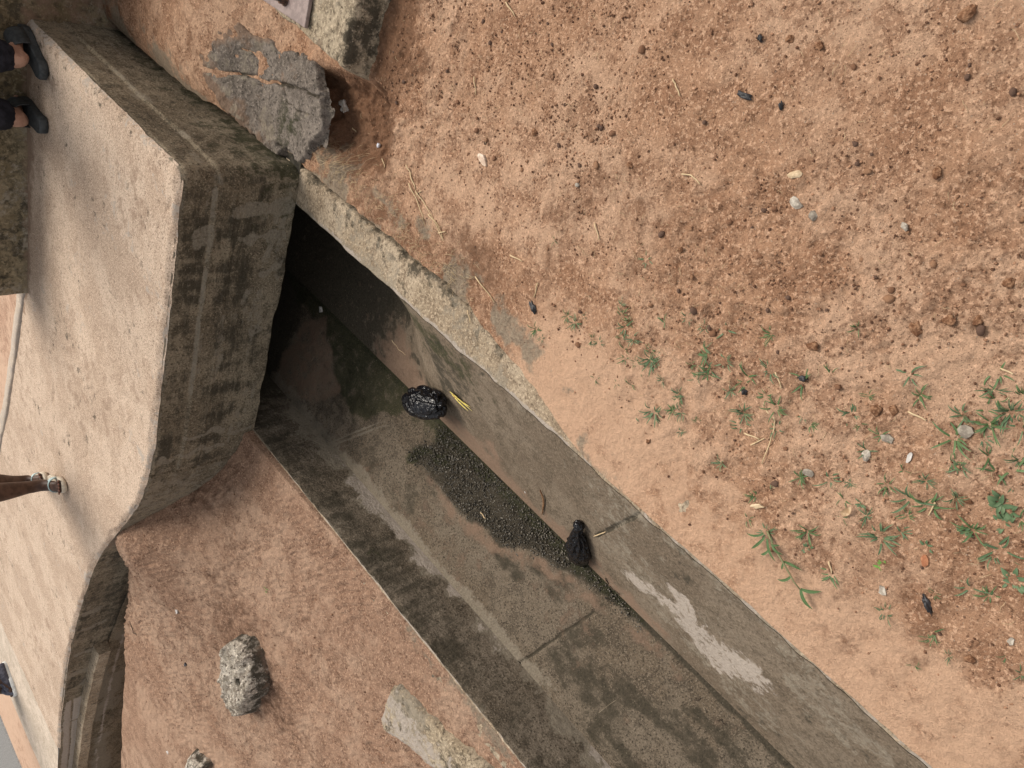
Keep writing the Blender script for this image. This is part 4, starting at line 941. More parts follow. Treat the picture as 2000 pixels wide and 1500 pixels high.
def flake(name, px, py, sx, sy, ang, mat, label, cat, hf=near_h, th=.003, seed=1, dz=.002, sides=9, fn=None, normal=None, curl=0.0, dome=0.0):
    rs = random.Random(seed); pts = []
    for k in range(sides):
        t = 2 * math.pi * k / sides; r = rs.uniform(.7, 1.15); pts.append((sx * r * math.cos(t), sy * r * math.sin(t)))
    V = [(0, 0, th + dome)] + [(x * .6, y * .6, th * 1.0 + dome * .7 + curl * (x / sx) ** 2 * .3) for x, y in pts] + [(x, y, th * .7 + curl * (x / sx) ** 2) for x, y in pts] + [(x, y, -.002) for x, y in pts]
    n = sides; Fs = [(0, 1 + k, 1 + (k + 1) % n) for k in range(n)]
    for b in (1, 1 + n): Fs += [(b + k, b + n + k, b + n + (k + 1) % n, b + (k + 1) % n) for k in range(n)]
    o = mesh_obj(name, V, Fs, mat, None, False)
    p = fn(px, py) if fn else hit_h(px, py, hf)
    o.location = (p[0], p[1], p[2] + dz)
    if normal is not None:
        q = Vector((0, 0, 1)).rotation_difference(Vector(normal)) @ Matrix.Rotation(ang, 3, 'Z').to_quaternion(); o.rotation_mode = 'QUATERNION'; o.rotation_quaternion = q
    else: o.rotation_euler = (0, 0, ang)
    return tag(o, label, cat)
WOODP = plain_mat('pale_wood_chip', (.50, .37, .28), (.68, .55, .44), 60, .85, .5)
TANST = plain_mat('tan_stone', (.48, .36, .23), (.66, .52, .35), 50, .8, .4)
WHITE = plain_mat('white_stone', (.30, .26, .215), (.50, .45, .38), 60, .8, .5)
GREYST = plain_mat('grey_stone', (.19, .16, .13), (.31, .27, .22), 60, .8, .5)
BLACKP = plain_mat('black_scrap', (.012, .012, .014), (.04, .04, .045), 60, .45, .5, .5)
PAPER = plain_mat('white_paper', (.46, .43, .40), (.60, .57, .54), 40, .7, .2)
TANLEAF = plain_mat('dry_leaf', (.42, .27, .15), (.60, .43, .27), 60, .7, .4)
PX = 1 / 800.0
flake('wood_chip', 944, 311, .027, .011, math.radians(70), WOODP, 'pale pinkish splinter of wood lying on the near bank above the wall top', 'wood chip', th=.006, seed=3)
flake('stone', 1556, 340, .017, .009, math.radians(-60), TANST, 'smooth oval tan stone on the bare near bank', 'stone', th=.004, seed=4, dome=.003, sides=12)
flake('stone', 1557, 396, .015, .010, math.radians(80), WHITE, 'angular whitish stone just above a grey stone and a dying grass tuft', 'stone', th=.008, seed=5, dome=.002)
flake('stone', 1590, 422, .011, .010, .3, GREYST, 'light grey rounded stone beside a dying grass tuft', 'stone', th=.008, seed=6, dome=.003)
flake('stone', 1768, 442, .011, .006, 1.0, WHITE, 'knobbly white pebble among dark pebbles on the bare near bank', 'stone', th=.006, seed=7)
flake('paper_scrap', 1724, 1153, .012, .008, .5, WHITE, 'grey white scrap of paper on the orange soil below the bright green weed', 'paper scrap', th=.001, seed=8, curl=.003)
flake('paper_scrap', 1975, 1251, .009, .006, .2, WHITE, 'small torn white scrap near the grass at the foot of the near bank', 'paper scrap', th=.001, seed=9, curl=.003)
flake('paper_scrap', 1777, 892, .012, .005, .2, PAPER, 'thin white shred of paper between grass tufts', 'paper scrap', th=.001, seed=10, curl=.003)
flake('shell_piece', 1693, 889, .014, .009, .4, WHITE, 'creamy broken piece of shell under a grass tuft', 'shell', th=.003, seed=11, dome=.004)
flake('stone', 1886, 843, .015, .014, .4, GREYST, 'flat pinkish grey stone beside the densest grass tufts', 'stone', th=.006, seed=12)
flake('stone', 1735, 855, .010, .015, .4, GREYST, 'grey triangular shard of stone beside two pitted clods', 'stone', th=.005, seed=13, sides=5)
flake('stone', 1580, 922, .016, .008, 1.9, GREYST, 'dull grey flat stone touching a straggly grass tuft', 'stone', th=.005, seed=14)
flake('stone', 1480, 988, .016, .006, 2.3, TANST, 'long flat beige stone at the edge of the smooth soil', 'stone', th=.004, seed=15)
flake('stone', 1129, 361, .006, .006, 0, WHITE, 'tiny pale quartz pebble on the bare upper near bank', 'stone', th=.006, seed=16)
flake('bark_piece', 1808, 1094, .013, .008, .4, plain_mat('red_clay', (.30, .12, .06), (.42, .19, .10), 60, .9, .5), 'reddish flat fragment of baked clay on the near bank', 'clay piece', th=.004, seed=17)
for k, (px, py, sx, sy, a, lb) in enumerate(((1456, 187, .018, .007, 1.0, 'ragged black plastic scrap lying on bare soil at the upper near bank'), (1527, 208, .008, .004, .1, 'little black crumb of plastic beside the ragged black scrap'), (1043, 600, .020, .007, .4, 'twisted black plastic strip with a sprig of green beside it'), (1569, 737, .010, .007, 1.2, 'black shiny lump held in a grass tuft'), (1812, 1180, .018, .006, .35, 'crumpled dark grey rag on soil low on the near bank'), (1455, 764, .008, .006, .2, 'black charcoal crumb below a large grass tuft'), (1486, 75, .007, .005, .3, 'blue black cluster of tiny glass crumbs on the upper near bank'))):
    V, Fc = rubble('s', (sx, sy, .007), 700 + k, None, 3, .8, 4); V = V * (1 + .5 * fbm(V[:, 0] * 160, V[:, 1] * 160, V[:, 2] * 160, oct=3, seed=700 + k))[:, None]
    o = mesh_obj('plastic_scrap', V, Fc, BLACKP); p = hit_h(px, py, near_h); o.location = (p[0], p[1], p[2] + .004); o.rotation_euler = (0, 0, a + .6); tag(o, lb, 'scrap')
# curled dry leaf
V, Fs = [], []; blade(V, Fs, (0, 0, .004), 0, .035, .010, .012, .004); o = mesh_obj('dry_leaf', V, Fs, TANLEAF); p = hit_h(1642, 1000, near_h); o.location = p; o.rotation_euler = (.4, 0, -.4); tag(o, 'curled tan dead leaf lying between grass tufts', 'leaf')
# pitted soil clods
CLOD = plain_mat('clod', (.16, .075, .04), (.34, .19, .11), 90, .9, .8, .15, .006)
for k, (px, py, r) in enumerate(((1712, 799, .013), (1747, 803, .012), (1893, 26, .017), (1545, 75, .010), (1602, 90, .009), (1855, 624, .012), (1910, 626, .011), (1790, 642, .014), (1890, 978, .009), (1895, 1287, .012), (1266, 862, .008), (1588, 676, .013), (1969, 552, .011), (1832, 338, .011), (1045, 258, .012), (1330, 488, .009), (1232, 323, .010))):
    V, Fc = rubble('c', (r, r * .85, r * .6), 800 + k, None, 3, .5, 7); o = mesh_obj('soil_clod', V, Fc, CLOD); p = hit_h(px, py, near_h); o.location = (p[0], p[1], p[2] + r * .22); o.rotation_euler = (0, 0, k)
    tag(o, 'large lumpy reddish clod of earth bigger than the pebbles round it', 'clod', 'earth clods on the near bank')

# crumpled plastic and bottle cap in the hollow
V, Fc = rubble('cp', (.024, .017, .015), 900, None, 4, .6, 12); V = V * (1 + .35 * np.abs(fbm(V[:, 0] * 120, V[:, 1] * 120, V[:, 2] * 120, oct=3, seed=901)))[:, None]
o = mesh_obj('plastic_wrapper', V, Fc, plain_mat('clear_plastic', (.45, .40, .34), (.72, .70, .67), 50, .25, .4, .5)); p = hit_h(676, 206, near_h); o.location = (p[0], p[1], p[2] + .010); o.rotation_euler = (.2, 0, .8)
tag(o, 'crumpled whitish plastic wrapper lying in the hollow beside the post footing', 'wrapper')
o = flake('bottle_cap', 741, 284, .0085, .0075, .2, plain_mat('cap_white', (.55, .58, .66), (.72, .74, .8), 30, .35, .1, .5), 'small shiny white bottle cap at the edge of the dark hollow', 'bottle cap', th=.006, seed=21, sides=14, dome=.001)
# litter on the far bank
for k, (px, py, lb, mt) in enumerate(((363, 1297, 'small dark scrap of litter between the chunk of concrete and the side drain', BLACKP), (346, 1194, 'tiny white scrap of paper above the chunk of concrete on the far bank', PAPER), (329, 1470, 'torn white scrap beside the small pointed concrete piece', PAPER))):
    flake('paper_scrap' if mt is PAPER else 'plastic_scrap', px, py, .016, .011, k, mt, lb, 'scrap', hf=far_h, th=.004, seed=30 + k, curl=.006)

# ------------------------------------------------------------------ things in the drain
BAG = NT('black_polythene')
bf = BAG.noise(24, 2, .5, dist=2.0); bf2 = BAG.noise(75, 2, .5, dist=1.5)
BAGM = BAG.done((.005, .005, .007), .2, BAG.bump(bf2, .22, .004, BAG.bump(bf, .45, .012)), .45)
def bag(name, loc, L, Wd, Hh, ang, tilt_n, seed, label, knot):
    r_ = empty(name, loc)
    V, Fc = ico(6); t = V[:, 0]
    rs = np.random.default_rng(seed); Q = rs.normal(size=(44 if knot else 30, 3)); Q /= np.linalg.norm(Q, axis=1)[:, None]
    if knot: Q[:, 0] *= .5; Q /= np.linalg.norm(Q, axis=1)[:, None]
    wv = V + .12 * np.stack([fbm(V[:, 0] * 3 + 9 * k_, V[:, 1] * 3, V[:, 2] * 3, oct=2, seed=seed + k_) for k_ in range(3)], 1)
    D = np.sort(np.linalg.norm(wv[:, None, :] - Q[None], axis=2), axis=1); fac = D[:, 1] - D[:, 0]
    big = fbm(V[:, 0] * 1.6 + seed, V[:, 1] * 1.6, V[:, 2] * 1.6, oct=2, seed=seed)
    V = V * (.98 + .14 * big - .13 * np.exp(-(fac / .13) ** 1.5) + .05 * D[:, 0] + .05 * np.abs(fbm(wv[:, 0] * 4, wv[:, 1] * 4, wv[:, 2] * 4, oct=2, seed=seed + 5)))[:, None]
    if knot:
        a = np.arctan2(V[:, 1], V[:, 2]); tt = np.clip((t + .1) / 1.1, 0, 1)
        k = 1 - .80 * tt ** 1.15; k = k * (1 + .16 * np.sin(a * 11 + 3 * np.sin(t * 4)) * sst(-.2, .6, t)); V[:, 1] *= k; V[:, 2] *= k
        V[:, 0] = np.where(V[:, 0] > 0, V[:, 0] * 1.25, V[:, 0] * .9)
    V[:, 2] = np.where(V[:, 2] < -.55, -.55 + .15 * (V[:, 2] + .55), V[:, 2])
    V = V * np.array([L / 2, Wd / 2, Hh / 2])
    sack = mesh_obj('sack', V, Fc, BAGM, r_)
    kids = [sack]
    if knot:
        K, Kf = ico(4); K = K * (1 + .3 * fbm(K[:, 0] * 3, K[:, 1] * 3, K[:, 2] * 3, oct=3, seed=seed + 9))[:, None] * np.array([.018, .016, .014]) * 1.15
        K[:, 0] += L * .60; kids.append(mesh_obj('knot', K, Kf, BAGM, r_))
        V2, F2 = [], []
        for da in (-.5, .9): blade(V2, F2, (L * .62, 0, 0), 1.6 + da, .018, .006, .004, .002)
        kids.append(mesh_obj('tail', V2, F2, BAGM, r_))
    x_ = _n(np.array(ang)); z_ = _n(np.array(tilt_n, float)); x_ = _n(x_ - z_ * (x_ @ z_)); y_ = np.cross(z_, x_)
    r_.matrix_world = Matrix(((x_[0], y_[0], z_[0], loc[0]), (x_[1], y_[1], z_[1], loc[1]), (x_[2], y_[2], z_[2], loc[2]), (0, 0, 0, 1)))
    return tag(r_, label, 'plastic bag')
sn = tuple(slope_n); flat = (-.25, 0, .97)
p0, p1 = on_slope(796, 765), on_slope(880, 795); pc = on_slope(856, 775)
bag('plastic_bag', (pc[0] - .025, pc[1] + .01, pc[2] + .055), .27, .13, .12, p1 - p0, flat, 5, 'fat black plastic bag slumped at the foot of the sloping wall near the yellow leaf', False)
k0, k1 = on_slope(1138, 1095), on_slope(1139, 1005); pc = on_slope(1138, 1066)
KL = float(np.linalg.norm(k1 - k0))
bag('plastic_bag', (pc[0], pc[1], pc[2] + .022), KL * .78, .105, .075, k1 - k0, sn, 11, 'knotted black plastic bag lying on the sloping lining beside the wall joint', True)
# yellow leaf, three pointed lobes
YEL = NT('yellow_leaf'); yn = YEL.noise(60, 3, .6); YELM = YEL.done(YEL.mix(YEL.ss(.72, .9, yn), YEL.mix(yn, (.62, .50, .10), (.75, .63, .20)), (.30, .08, .03)), .5, None, .3)
V, Fs = [], []
a0, a1 = on_slope(880, 763), on_slope(919, 786); L = float(np.linalg.norm(a1 - a0)); th = math.atan2((a1 - a0)[1], np.hypot((a1 - a0)[0], (a1 - a0)[2]) * np.sign((a1 - a0)[0]))
random.seed(3)
blade(V, Fs, (0, 0, .004), 0, L * 1.05, .0060, .004, 0); blade(V, Fs, (0.004, -.004, .003), -.12, L * 1.0, .0060, .005, 0); blade(V, Fs, (0.006, -.010, .003), -.26, L * .75, .0080, .005, 0)
o = mesh_obj('yellow_leaf', V, Fs, YELM); o.location = a0; o.rotation_mode = 'QUATERNION'
o.rotation_quaternion = Vector((0, 0, 1)).rotation_difference(Vector(sn)) @ Matrix.Rotation(th, 3, 'Z').to_quaternion(); tag(o, 'bright yellow fallen leaf with narrow lobes on the sloping drain lining', 'leaf')
# brown pod
BRN = plain_mat('brown_pod', (.20, .10, .05), (.34, .18, .09), 80, .6, .4)
V, Fs = [], []
P = [on_slope(1057, 955) , on_slope(1063, 968), on_slope(1065, 982), on_slope(1061, 1003)]; A = np.array(P); loc = A[0].copy(); A = A - loc + slope_n * .006
for i in range(4):
    d = _n(A[min(i + 1, 3)] - A[max(i - 1, 0)]); s_ = np.cross(slope_n, d); w_ = (.002, .006, .006, .0015)[i]
    V += [tuple(A[i] - s_ * w_), tuple(A[i] + slope_n * .004), tuple(A[i] + s_ * w_), tuple(A[i] - slope_n * .004)]
    if i: k = 4 * (i - 1); Fs += [(k + j, k + (j + 1) % 4, k + 4 + (j + 1) % 4, k + 4 + j) for j in range(4)]
o = mesh_obj('seed_pod', V, Fs, BRN); o.location = loc; m_ = o.modifiers.new('s', 'SUBSURF'); m_.levels = m_.render_levels = 2
tag(o, 'slender curved brown seed pod on the sandy foot of the sloping lining', 'seed pod')
flake('paper_scrap', 1026, 961, .006, .004, .3, PAPER, 'tiny white fleck of paper beside the brown seed pod', 'paper scrap', fn=on_slope, normal=sn, th=.001, seed=41)
flake('paper_scrap', 628, 604, .014, .010, .5, PAPER, 'white scrap of litter in the dark mouth under the slab', 'paper scrap', fn=on_floor, th=.008, seed=42, curl=.006)
flake('paper_scrap', 607, 543, .014, .006, .5, PAPER, 'dim white strip of litter deep in the dark under the slab', 'paper scrap', fn=lambda a, b: np.array([-1.62, 2.95, slope_z(-1.62)]), normal=sn, th=.004, seed=43, curl=.006)
TWIG = plain_mat('twig', (.035, .026, .018), (.09, .065, .045), 80, .8, .4)
straw([(1402, 1407), (1408, 1404), (1414, 1412), (1420, 1416)], .0016, 'small hooked black twig on the drain floor', 'twig', None, None, TWIG, .003, 'twig', on_floor)
straw([(1358, 1367), (1364, 1366), (1370, 1363)], .0022, 'short black twig on the drain floor uphill of the hooked one', 'twig', None, None, TWIG, .003, 'twig', on_floor)
straw([(1170, 1392), (1190, 1376), (1205, 1366)], .0012, 'thin straw stuck flat to the stained drain floor', 'straw', None, None, plain_mat('old_straw', (.2, .16, .11), (.28, .23, .17), 60), .002, 'straw', on_floor)
straw([(1161, 1047), (1180, 1040), (1184, 1038)], .0022, 'short pale stick wedged in the joint beside the knotted bag', 'stick', None, None, STRAW, .003, 'stick', on_slope)
straw([(1184, 1128), (1190, 1142), (1198, 1150), (1212, 1160)], .0022, 'bent dark root hanging on the foot of the sloping lining', 'root', None, None, TWIG, .004, 'root', on_slope)
straw([(767, 664), (780, 682), (794, 693)], .0010, 'thin pale root hanging down the mossy lining near the slab', 'root', None, None, STRAW, .004, 'root', on_slope)
straw([(488, 285), (505, 291), (528, 300)], .0014, 'pale root lying along the foot of the slab flank', 'root', None, near_h, STRAW, .02, 'root')
straw([(552, 312), (575, 324), (582, 340), (578, 360)], .0011, 'pale root curling over the corner where slab and wall top meet', 'root', None, near_h, STRAW, .02, 'root')
straw([(255 * 1, 1212), (262, 1235), (269, 1240)], .003, 'dark twig poking from the broken soil rim of the side drain', 'twig', None, far_h, TWIG, .004, 'twig')

# ------------------------------------------------------------------ people crossing the slab
SKIN1 = plain_mat('skin_brown', (.30, .165, .115), (.40, .235, .17), 30, .55, .1)
SKIN2 = plain_mat('skin_dark', (.055, .028, .018), (.085, .045, .030), 30, .5, .1)
TOE = plain_mat('toe_skin', (.16, .07, .045), (.22, .10, .07), 30, .5, .1)
TROUS = plain_mat('dark_trousers', (.010, .010, .014), (.022, .022, .030), 20, .85, .5, .2, .01)
CLOG = plain_mat('grey_rubber', (.030, .034, .036), (.05, .054, .056), 50, .6, .2)
CREAM = plain_mat('cream_sole', (.52, .44, .34), (.62, .54, .43), 50, .6, .2)
STRAP = plain_mat('pale_blue_strap', (.32, .44, .45), (.45, .56, .56), 60, .5, .2)
HAIR = plain_mat('black_hair', (.008, .007, .006), (.02, .018, .016), 200, .7, .8)
SHIRT = plain_mat('grey_shirt', (.16, .17, .18), (.22, .23, .24), 40, .85, .3)
DRESS = plain_mat('printed_dress', (.30, .10, .08), (.16, .07, .20), 18, .85, .3)
JEANS = plain_mat('blue_jeans', (.018, .020, .045), (.05, .052, .10), 40, .85, .4)
SNEAK = plain_mat('sneaker', (.05, .05, .07), (.10, .10, .13), 40, .6, .2)
SOLEW = plain_mat('white_sole', (.66, .66, .64), (.78, .78, .76), 40, .5, .1)
EYE = plain_mat('eye', (.5, .48, .45), (.6, .58, .55), 20, .2, 0)

def skin(name, joints, edges, radii, mat, parent, sub=2):
    me = bpy.data.meshes.new(name); me.from_pydata([tuple(j) for j in joints], edges, []); me.update()
    me.materials.append(mat); o = bpy.data.objects.new(name, me); C.objects.link(o); o.parent = parent
    sk = o.modifiers.new('skin', 'SKIN'); sk.use_smooth_shade = True; sk.branch_smoothing = .6
    for i, r in enumerate(radii):
        v = me.skin_vertices[0].data[i]; v.radius = (r, r) if not isinstance(r, tuple) else r; v.use_root = (i == 0)
    s_ = o.modifiers.new('sub', 'SUBSURF'); s_.levels = 1; s_.render_levels = sub
    return o

def person(loc, face, hgt, legs, cloth, label, sole_t=.03):
    """local frame: +Y is where the person faces; legs: per side the ankle and toe direction given in world terms"""
    root = empty('person', loc, 0); k = hgt / 1.70
    fx, fy = math.cos(face), math.sin(face); rx, ry = fy, -fx
    def w(r, f, z): return (r * rx + f * fx, r * ry + f * fy, z)
    J, E, Rr = [], [], []
    def add(p, r, par=None):
        J.append(p); Rr.append(r)
        if par is not None: E.append((par, len(J) - 1))
        return len(J) - 1
    hz = .90 * k
    pel = add(w(0, 0, hz + .04 * k), .115 * k)
    sp = add(w(0, .01, hz + .22 * k), .115 * k, pel); chs_ = add(w(0, .0, hz + .44 * k), (.145 * k, .11 * k), sp); nk = add(w(0, .0, hz + .58 * k), .055 * k, chs_)
    hd0 = add(w(0, .02 * k, hz + .66 * k), .068 * k, nk); hd1 = add(w(0, .025 * k, hz + .75 * k), .085 * k, hd0); hd2 = add(w(0, .01 * k, hz + .82 * k), .06 * k, hd1)
    nose = add(w(0, .115 * k, hz + .705 * k), .014 * k, hd1)
    hands = []
    for s in (-1, 1):
        sh = add(w(s * .17 * k, 0, hz + .50 * k), .055 * k, chs_); el = add(w(s * .23 * k, -.03 * k, hz + .22 * k), .04 * k, sh); wr = add(w(s * .25 * k, .06 * k, hz - .01 * k), .026 * k, el)
        pm_ = add(w(s * .25 * k, .08 * k, hz - .09 * k), (.030 * k, .018 * k), wr)
        for q, (df, ln) in enumerate(((-.030, .066), (-.010, .080), (.010, .076), (.030, .058))):
            a_ = add(w(s * (.252) * k, (.083 + df) * k, hz - (.12) * k), .0095 * k, pm_); b_ = add(w(s * .245 * k, (.09 + df * 1.1) * k, hz - (.12 + ln * .55) * k), .0085 * k, a_); add(w(s * .232 * k, (.094 + df * 1.1) * k, hz - (.12 + ln) * k), .007 * k, b_)
        th_ = add(w(s * .235 * k, .122 * k, hz - .075 * k), .011 * k, pm_); add(w(s * .225 * k, .140 * k, hz - .115 * k), .008 * k, th_)
        # ears
        add(w(s * .085 * k, .01 * k, hz + .72 * k), .012 * k, hd1)
    trow = []
    for s, (ax, ay, tf, lift) in zip((-1, 1), legs):
        tx, ty = math.cos(tf), math.sin(tf)
        hip = w(s * .085 * k, 0, hz - .02 * k); an = (ax, ay, .074 * k + sole_t + lift)
        mid = tuple((hip[i] + an[i]) / 2 + (.02 * k * (fx, fy, 0)[i]) for i in range(3))
        calf = tuple(mid[i] * .62 + an[i] * .38 for i in range(3))
        bl = 1.25 if cloth['legs'] == 'bare' else 1.0; h_ = add(hip, .088 * k * bl, pel); m_ = add(mid, .055 * k * bl, h_); c_ = add(calf, .053 * k * bl, m_); a_ = add(an, .038 * k, c_)
        heel = add((ax - tx * .045 * k, ay - ty * .045 * k, .018 * k + sole_t + lift), .040 * k, a_)
        ball = add((ax + tx * .11 * k, ay + ty * .11 * k, .013 * k + sole_t + lift), (.050 * k, .026 * k), a_)
        for q in range(5):
            o_ = (q - 2) * .021 * k * -s; ln = (.075, .072, .066, .058, .048)[q] * k
            add((ax + tx * (.11 * k + ln) - ty * o_, ay + ty * (.11 * k + ln) + tx * o_, .009 * k + sole_t + lift), (.0145 if q == 0 else .0115) * k, ball)
        trow.append((hip, mid, calf, an, (tx, ty)))
    body = skin('body', J, E, Rr, cloth['skin'], root, 2)
    # hair cap, eyes
    V, Fc = ico(3); keep = [f for f in Fc if all(V[i][2] > -.1 or (V[i] @ np.array([fx, fy, 0])) < -.25 for i in f)]
    V = V * np.array([.100, .106, .10]) * k + np.array(w(0, .005 * k, hz + .765 * k)); mesh_obj('hair', V, [tuple(f) for f in keep], HAIR, root)
    for s in (-1, 1):
        V, Fc = ico(2); mesh_obj('eye', V * .012 * k + np.array(w(s * .032 * k, .098 * k, hz + .74 * k)), Fc, EYE, root)
    V, Fc = ico(2); mesh_obj('mouth', V * np.array([.02, .02, .006]) * k + np.array(w(0, .088 * k, hz + .665 * k)), Fc, TOE, root)
    # shirt
    J2 = [w(0, 0, hz - .03 * k), w(0, .01, hz + .22 * k), w(0, 0, hz + .44 * k), w(0, 0, hz + .535 * k)]; E2 = [(0, 1), (1, 2), (2, 3)]; R2 = [.158 * k, .135 * k, (.17 * k, .13 * k), .075 * k]
    for s in (-1, 1):
        J2 += [w(s * .17 * k, 0, hz + .50 * k), w(s * .215 * k, -.02 * k, hz + .32 * k)]; n_ = len(J2); E2 += [(2, n_ - 2), (n_ - 2, n_ - 1)]; R2 += [.068 * k, .058 * k]
    skin('shirt' if cloth['legs'] == 'trousers' else 'dress', J2 + ([] if cloth['legs'] == 'trousers' else [w(0, 0, hz - .25 * k), w(0, 0, hz - .40 * k)]), E2 + ([] if cloth['legs'] == 'trousers' else [(0, len(J2)), (len(J2), len(J2) + 1)]), R2 + ([] if cloth['legs'] == 'trousers' else [.19 * k, .21 * k]), cloth['top'], root)
    if cloth['legs'] == 'trousers':
        J3 = [w(0, 0, hz + .09 * k), w(0, 0, hz - .0 * k)]; E3 = [(0, 1)]; R3 = [.128 * k, .138 * k]
        for hip, mid, calf, an, t in trow:
            n_ = len(J3); cuff = (an[0] * .96 + calf[0] * .04, an[1] * .96 + calf[1] * .04, an[2] - cloth['cuff']); c2 = tuple(calf[i] * .55 + cuff[i] * .45 for i in range(3))
            J3 += [(hip[0], hip[1], hip[2] - .09 * k), mid, calf, c2, cuff]; E3 += [(1, n_), (n_, n_ + 1), (n_ + 1, n_ + 2), (n_ + 2, n_ + 3), (n_ + 3, n_ + 4)]; R3 += [.098 * k, .078 * k, .076 * k, .076 * k, .074 * k]
        tr = skin('trousers', J3, E3, R3, cloth['trousers'], root)
        tex = bpy.data.textures.new('folds', 'CLOUDS'); tex.noise_scale = .06
        d = tr.modifiers.new('folds', 'DISPLACE'); d.texture = tex; d.strength = .035 * k; d.mid_level = .5
    # footwear
    for (hip, mid, calf, an, (tx, ty)), (ax, ay, tf, lift), s_of in zip(trow, legs, (1, -1)):
        def fw(f, r, z): return (ax + tx * f * k - ty * r * k, ay + ty * f * k + tx * r * k, z + lift)
        out = [(-.105, 0), (-.098, .026), (-.07, .038), (-.02, .036), (.05, .042), (.11, .050), (.16, .046), (.195, .028), (.205, 0), (.195, -.028), (.16, -.046), (.11, -.050), (.05, -.042), (.02 - .04, -.036), (-.07, -.038), (-.098, -.026)]
        n_ = len(out); V = []
        for sc_, z in ((.96, .0005), (1.0, .006), (1.0, sole_t - .004), (.965, sole_t + .002), (.90, sole_t + .001)): V += [fw(f * sc_ + .05 * (1 - sc_), r * sc_, z) for f, r in out]
        Fs = [tuple(range(n_))[::-1], tuple(range(4 * n_, 5 * n_))]
        for b in range(4): Fs += [(b * n_ + i, b * n_ + (i + 1) % n_, (b + 1) * n_ + (i + 1) % n_, (b + 1) * n_ + i) for i in range(n_)]
        sole = mesh_obj('sole', V, Fs, cloth['sole'], root)
        kind = cloth['shoe']
        def arch(name, f0, f1, hw, hh, mat, n1=14, n2=12, taper=0.0, parent=sole, closed=False):
            P = np.zeros((n1 + 1, n2 + 1, 3))
            for i in range(n1 + 1):
                t = i / n1; f = f0 + (f1 - f0) * t
                for j in range(n2 + 1):
                    a = math.pi * j / n2; cl = (1 - .93 * t ** 7) * min(1, (t / .05 + .02)) ** .5 if closed else 1; wq = hw * (1 - taper * t * t) * cl; hq = hh * (1 - taper * (1.1 if closed else .75) * t) * cl
                    P[i, j] = fw(f, wq * math.cos(a), sole_t - .004 + hq * k * math.sin(a) ** .7)
            o = grid_obj(name, P, mat, parent); m_ = o.modifiers.new('th', 'SOLIDIFY'); m_.thickness = .004; return o
        if kind == 'slide': arch('upper', .035, .150, .053, .075, cloth['upper'], taper=.12)
        elif kind == 'sandal':
            arch('strap', .062, .100, .049, .060, cloth['upper'])
            for q in range(5):
                o_ = (q - 2) * .021; V, Fc = ico(2); ln = .118 + (.075, .072, .066, .058, .048)[q] * (1 if s_of == -1 else 1)
                mesh_obj('toenail', V * np.array([.008, .008, .005]) * k + np.array(fw(ln, o_ * s_of * 1.0, sole_t + .019 * k)), Fc, TOE, sole)
        else:
            arch('upper', -.10, .202, .050, .092, cloth['upper'], taper=.38, closed=True)
    return tag(root, label, 'person')

# person in dark trousers, walking away along the slab
def dk(px, py): p = hit_z(px, py, .449); return p
def leg_of(root, heel_px, toe_px, k, lift=0.0):
    h, t = dk(*heel_px), dk(*toe_px); a = math.atan2(t[1] - h[1], t[0] - h[0]); hx, hy = h[0] + math.cos(a) * .10 * k, h[1] + math.sin(a) * .10 * k
    return hx - root[0], hy - root[1], a, lift
r1 = (-1.30, 3.69, .452); k1 = 1.66 / 1.7
A1 = leg_of(r1, (97, 250), (52, 203), k1); B1 = leg_of(r1, (97, 148), (52, 58), k1)
person(r1, math.radians(72), 1.66, (A1, B1), dict(skin=SKIN1, legs='trousers', trousers=TROUS, cuff=.028, top=SHIRT, sole=CLOG, upper=CLOG, shoe='slide'), 'person in dark trousers and grey open backed clogs walking along the slab', .034)
r2 = (-3.27, 3.48, .43)
def lg2(px, py, a): p = hit_z(px, py, .43); return (p[0] - r2[0], p[1] - r2[1], a, 0.0)
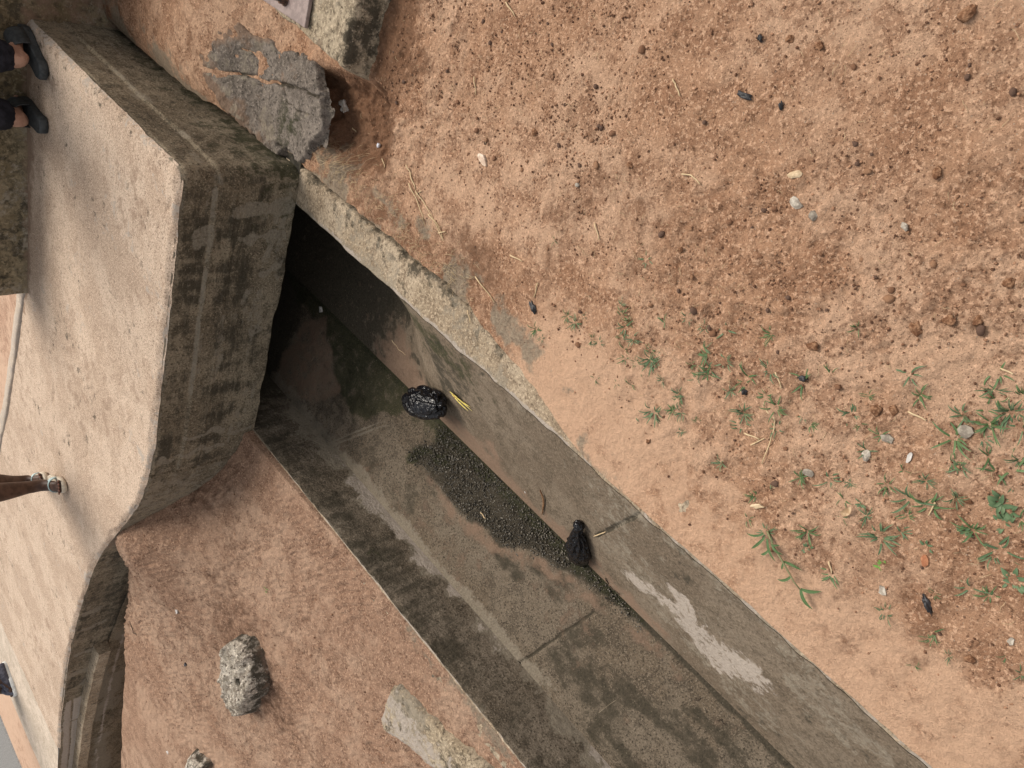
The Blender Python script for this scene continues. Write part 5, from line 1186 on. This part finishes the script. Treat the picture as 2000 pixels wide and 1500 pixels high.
person(r2, math.radians(-56), 1.46, (lg2(80, 934, math.radians(-50)), lg2(112, 940, math.radians(-58))), dict(skin=SKIN2, legs='bare', top=DRESS, sole=CREAM, upper=STRAP, shoe='sandal'), 'person with bare legs in cream soled sandals with pale blue straps', .022)
zf = float(zdeck(np.array(-6.9))) - .01
r3 = (-6.98, 4.86, zf)
def lg3(px, py, a, l=0.0): p = hit_z(px, py, zf); return (p[0] - r3[0], p[1] - r3[1], a, l)
person(r3, math.radians(-150), 1.72, (lg3(19, 1312, math.radians(-110)), lg3(22, 1336, math.radians(-60))), dict(skin=SKIN2, legs='trousers', trousers=JEANS, cuff=.01, top=SHIRT, sole=SOLEW, upper=SNEAK, shoe='sneaker'), 'person far off on the pavement in dark jeans and white soled sneakers', .03)

# ------------------------------------------------------------------ light
SUN_EL, SUN_AZ = math.radians(55), math.radians(18)       # azimuth from +Y towards +X: the sun stands beyond the slab
w = bpy.data.worlds.new("World"); scene.world = w; w.use_nodes = True
nt = w.node_tree; bg = nt.nodes['Background']
sky = nt.nodes.new('ShaderNodeTexSky'); sky.sky_type = 'NISHITA'; sky.sun_disc = False
sky.sun_elevation = SUN_EL; sky.sun_rotation = SUN_AZ
try: sky.dust_density = 1.2; sky.air_density = 1.0
except Exception: pass
hs = nt.nodes.new('ShaderNodeHueSaturation'); hs.inputs['Saturation'].default_value = 0.06
nt.links.new(sky.outputs[0], hs.inputs['Color']); nt.links.new(hs.outputs[0], bg.inputs['Color'])
bg.inputs['Strength'].default_value = 0.12
sd_ = bpy.data.lights.new('sun', 'SUN'); sd_.energy = 2.6; sd_.angle = math.radians(32); sd_.color = (1.0, 0.915, 0.80)
so = bpy.data.objects.new('sun', sd_); C.objects.link(so)
d_ = Vector((math.sin(SUN_AZ) * math.cos(SUN_EL), math.cos(SUN_AZ) * math.cos(SUN_EL), math.sin(SUN_EL)))
so.rotation_euler = d_.to_track_quat('Z', 'Y').to_euler(); so.location = d_ * 20
scene.view_settings.view_transform = 'Standard'; scene.view_settings.look = 'None'
scene.view_settings.exposure = 0.48; scene.view_settings.gamma = 1.0
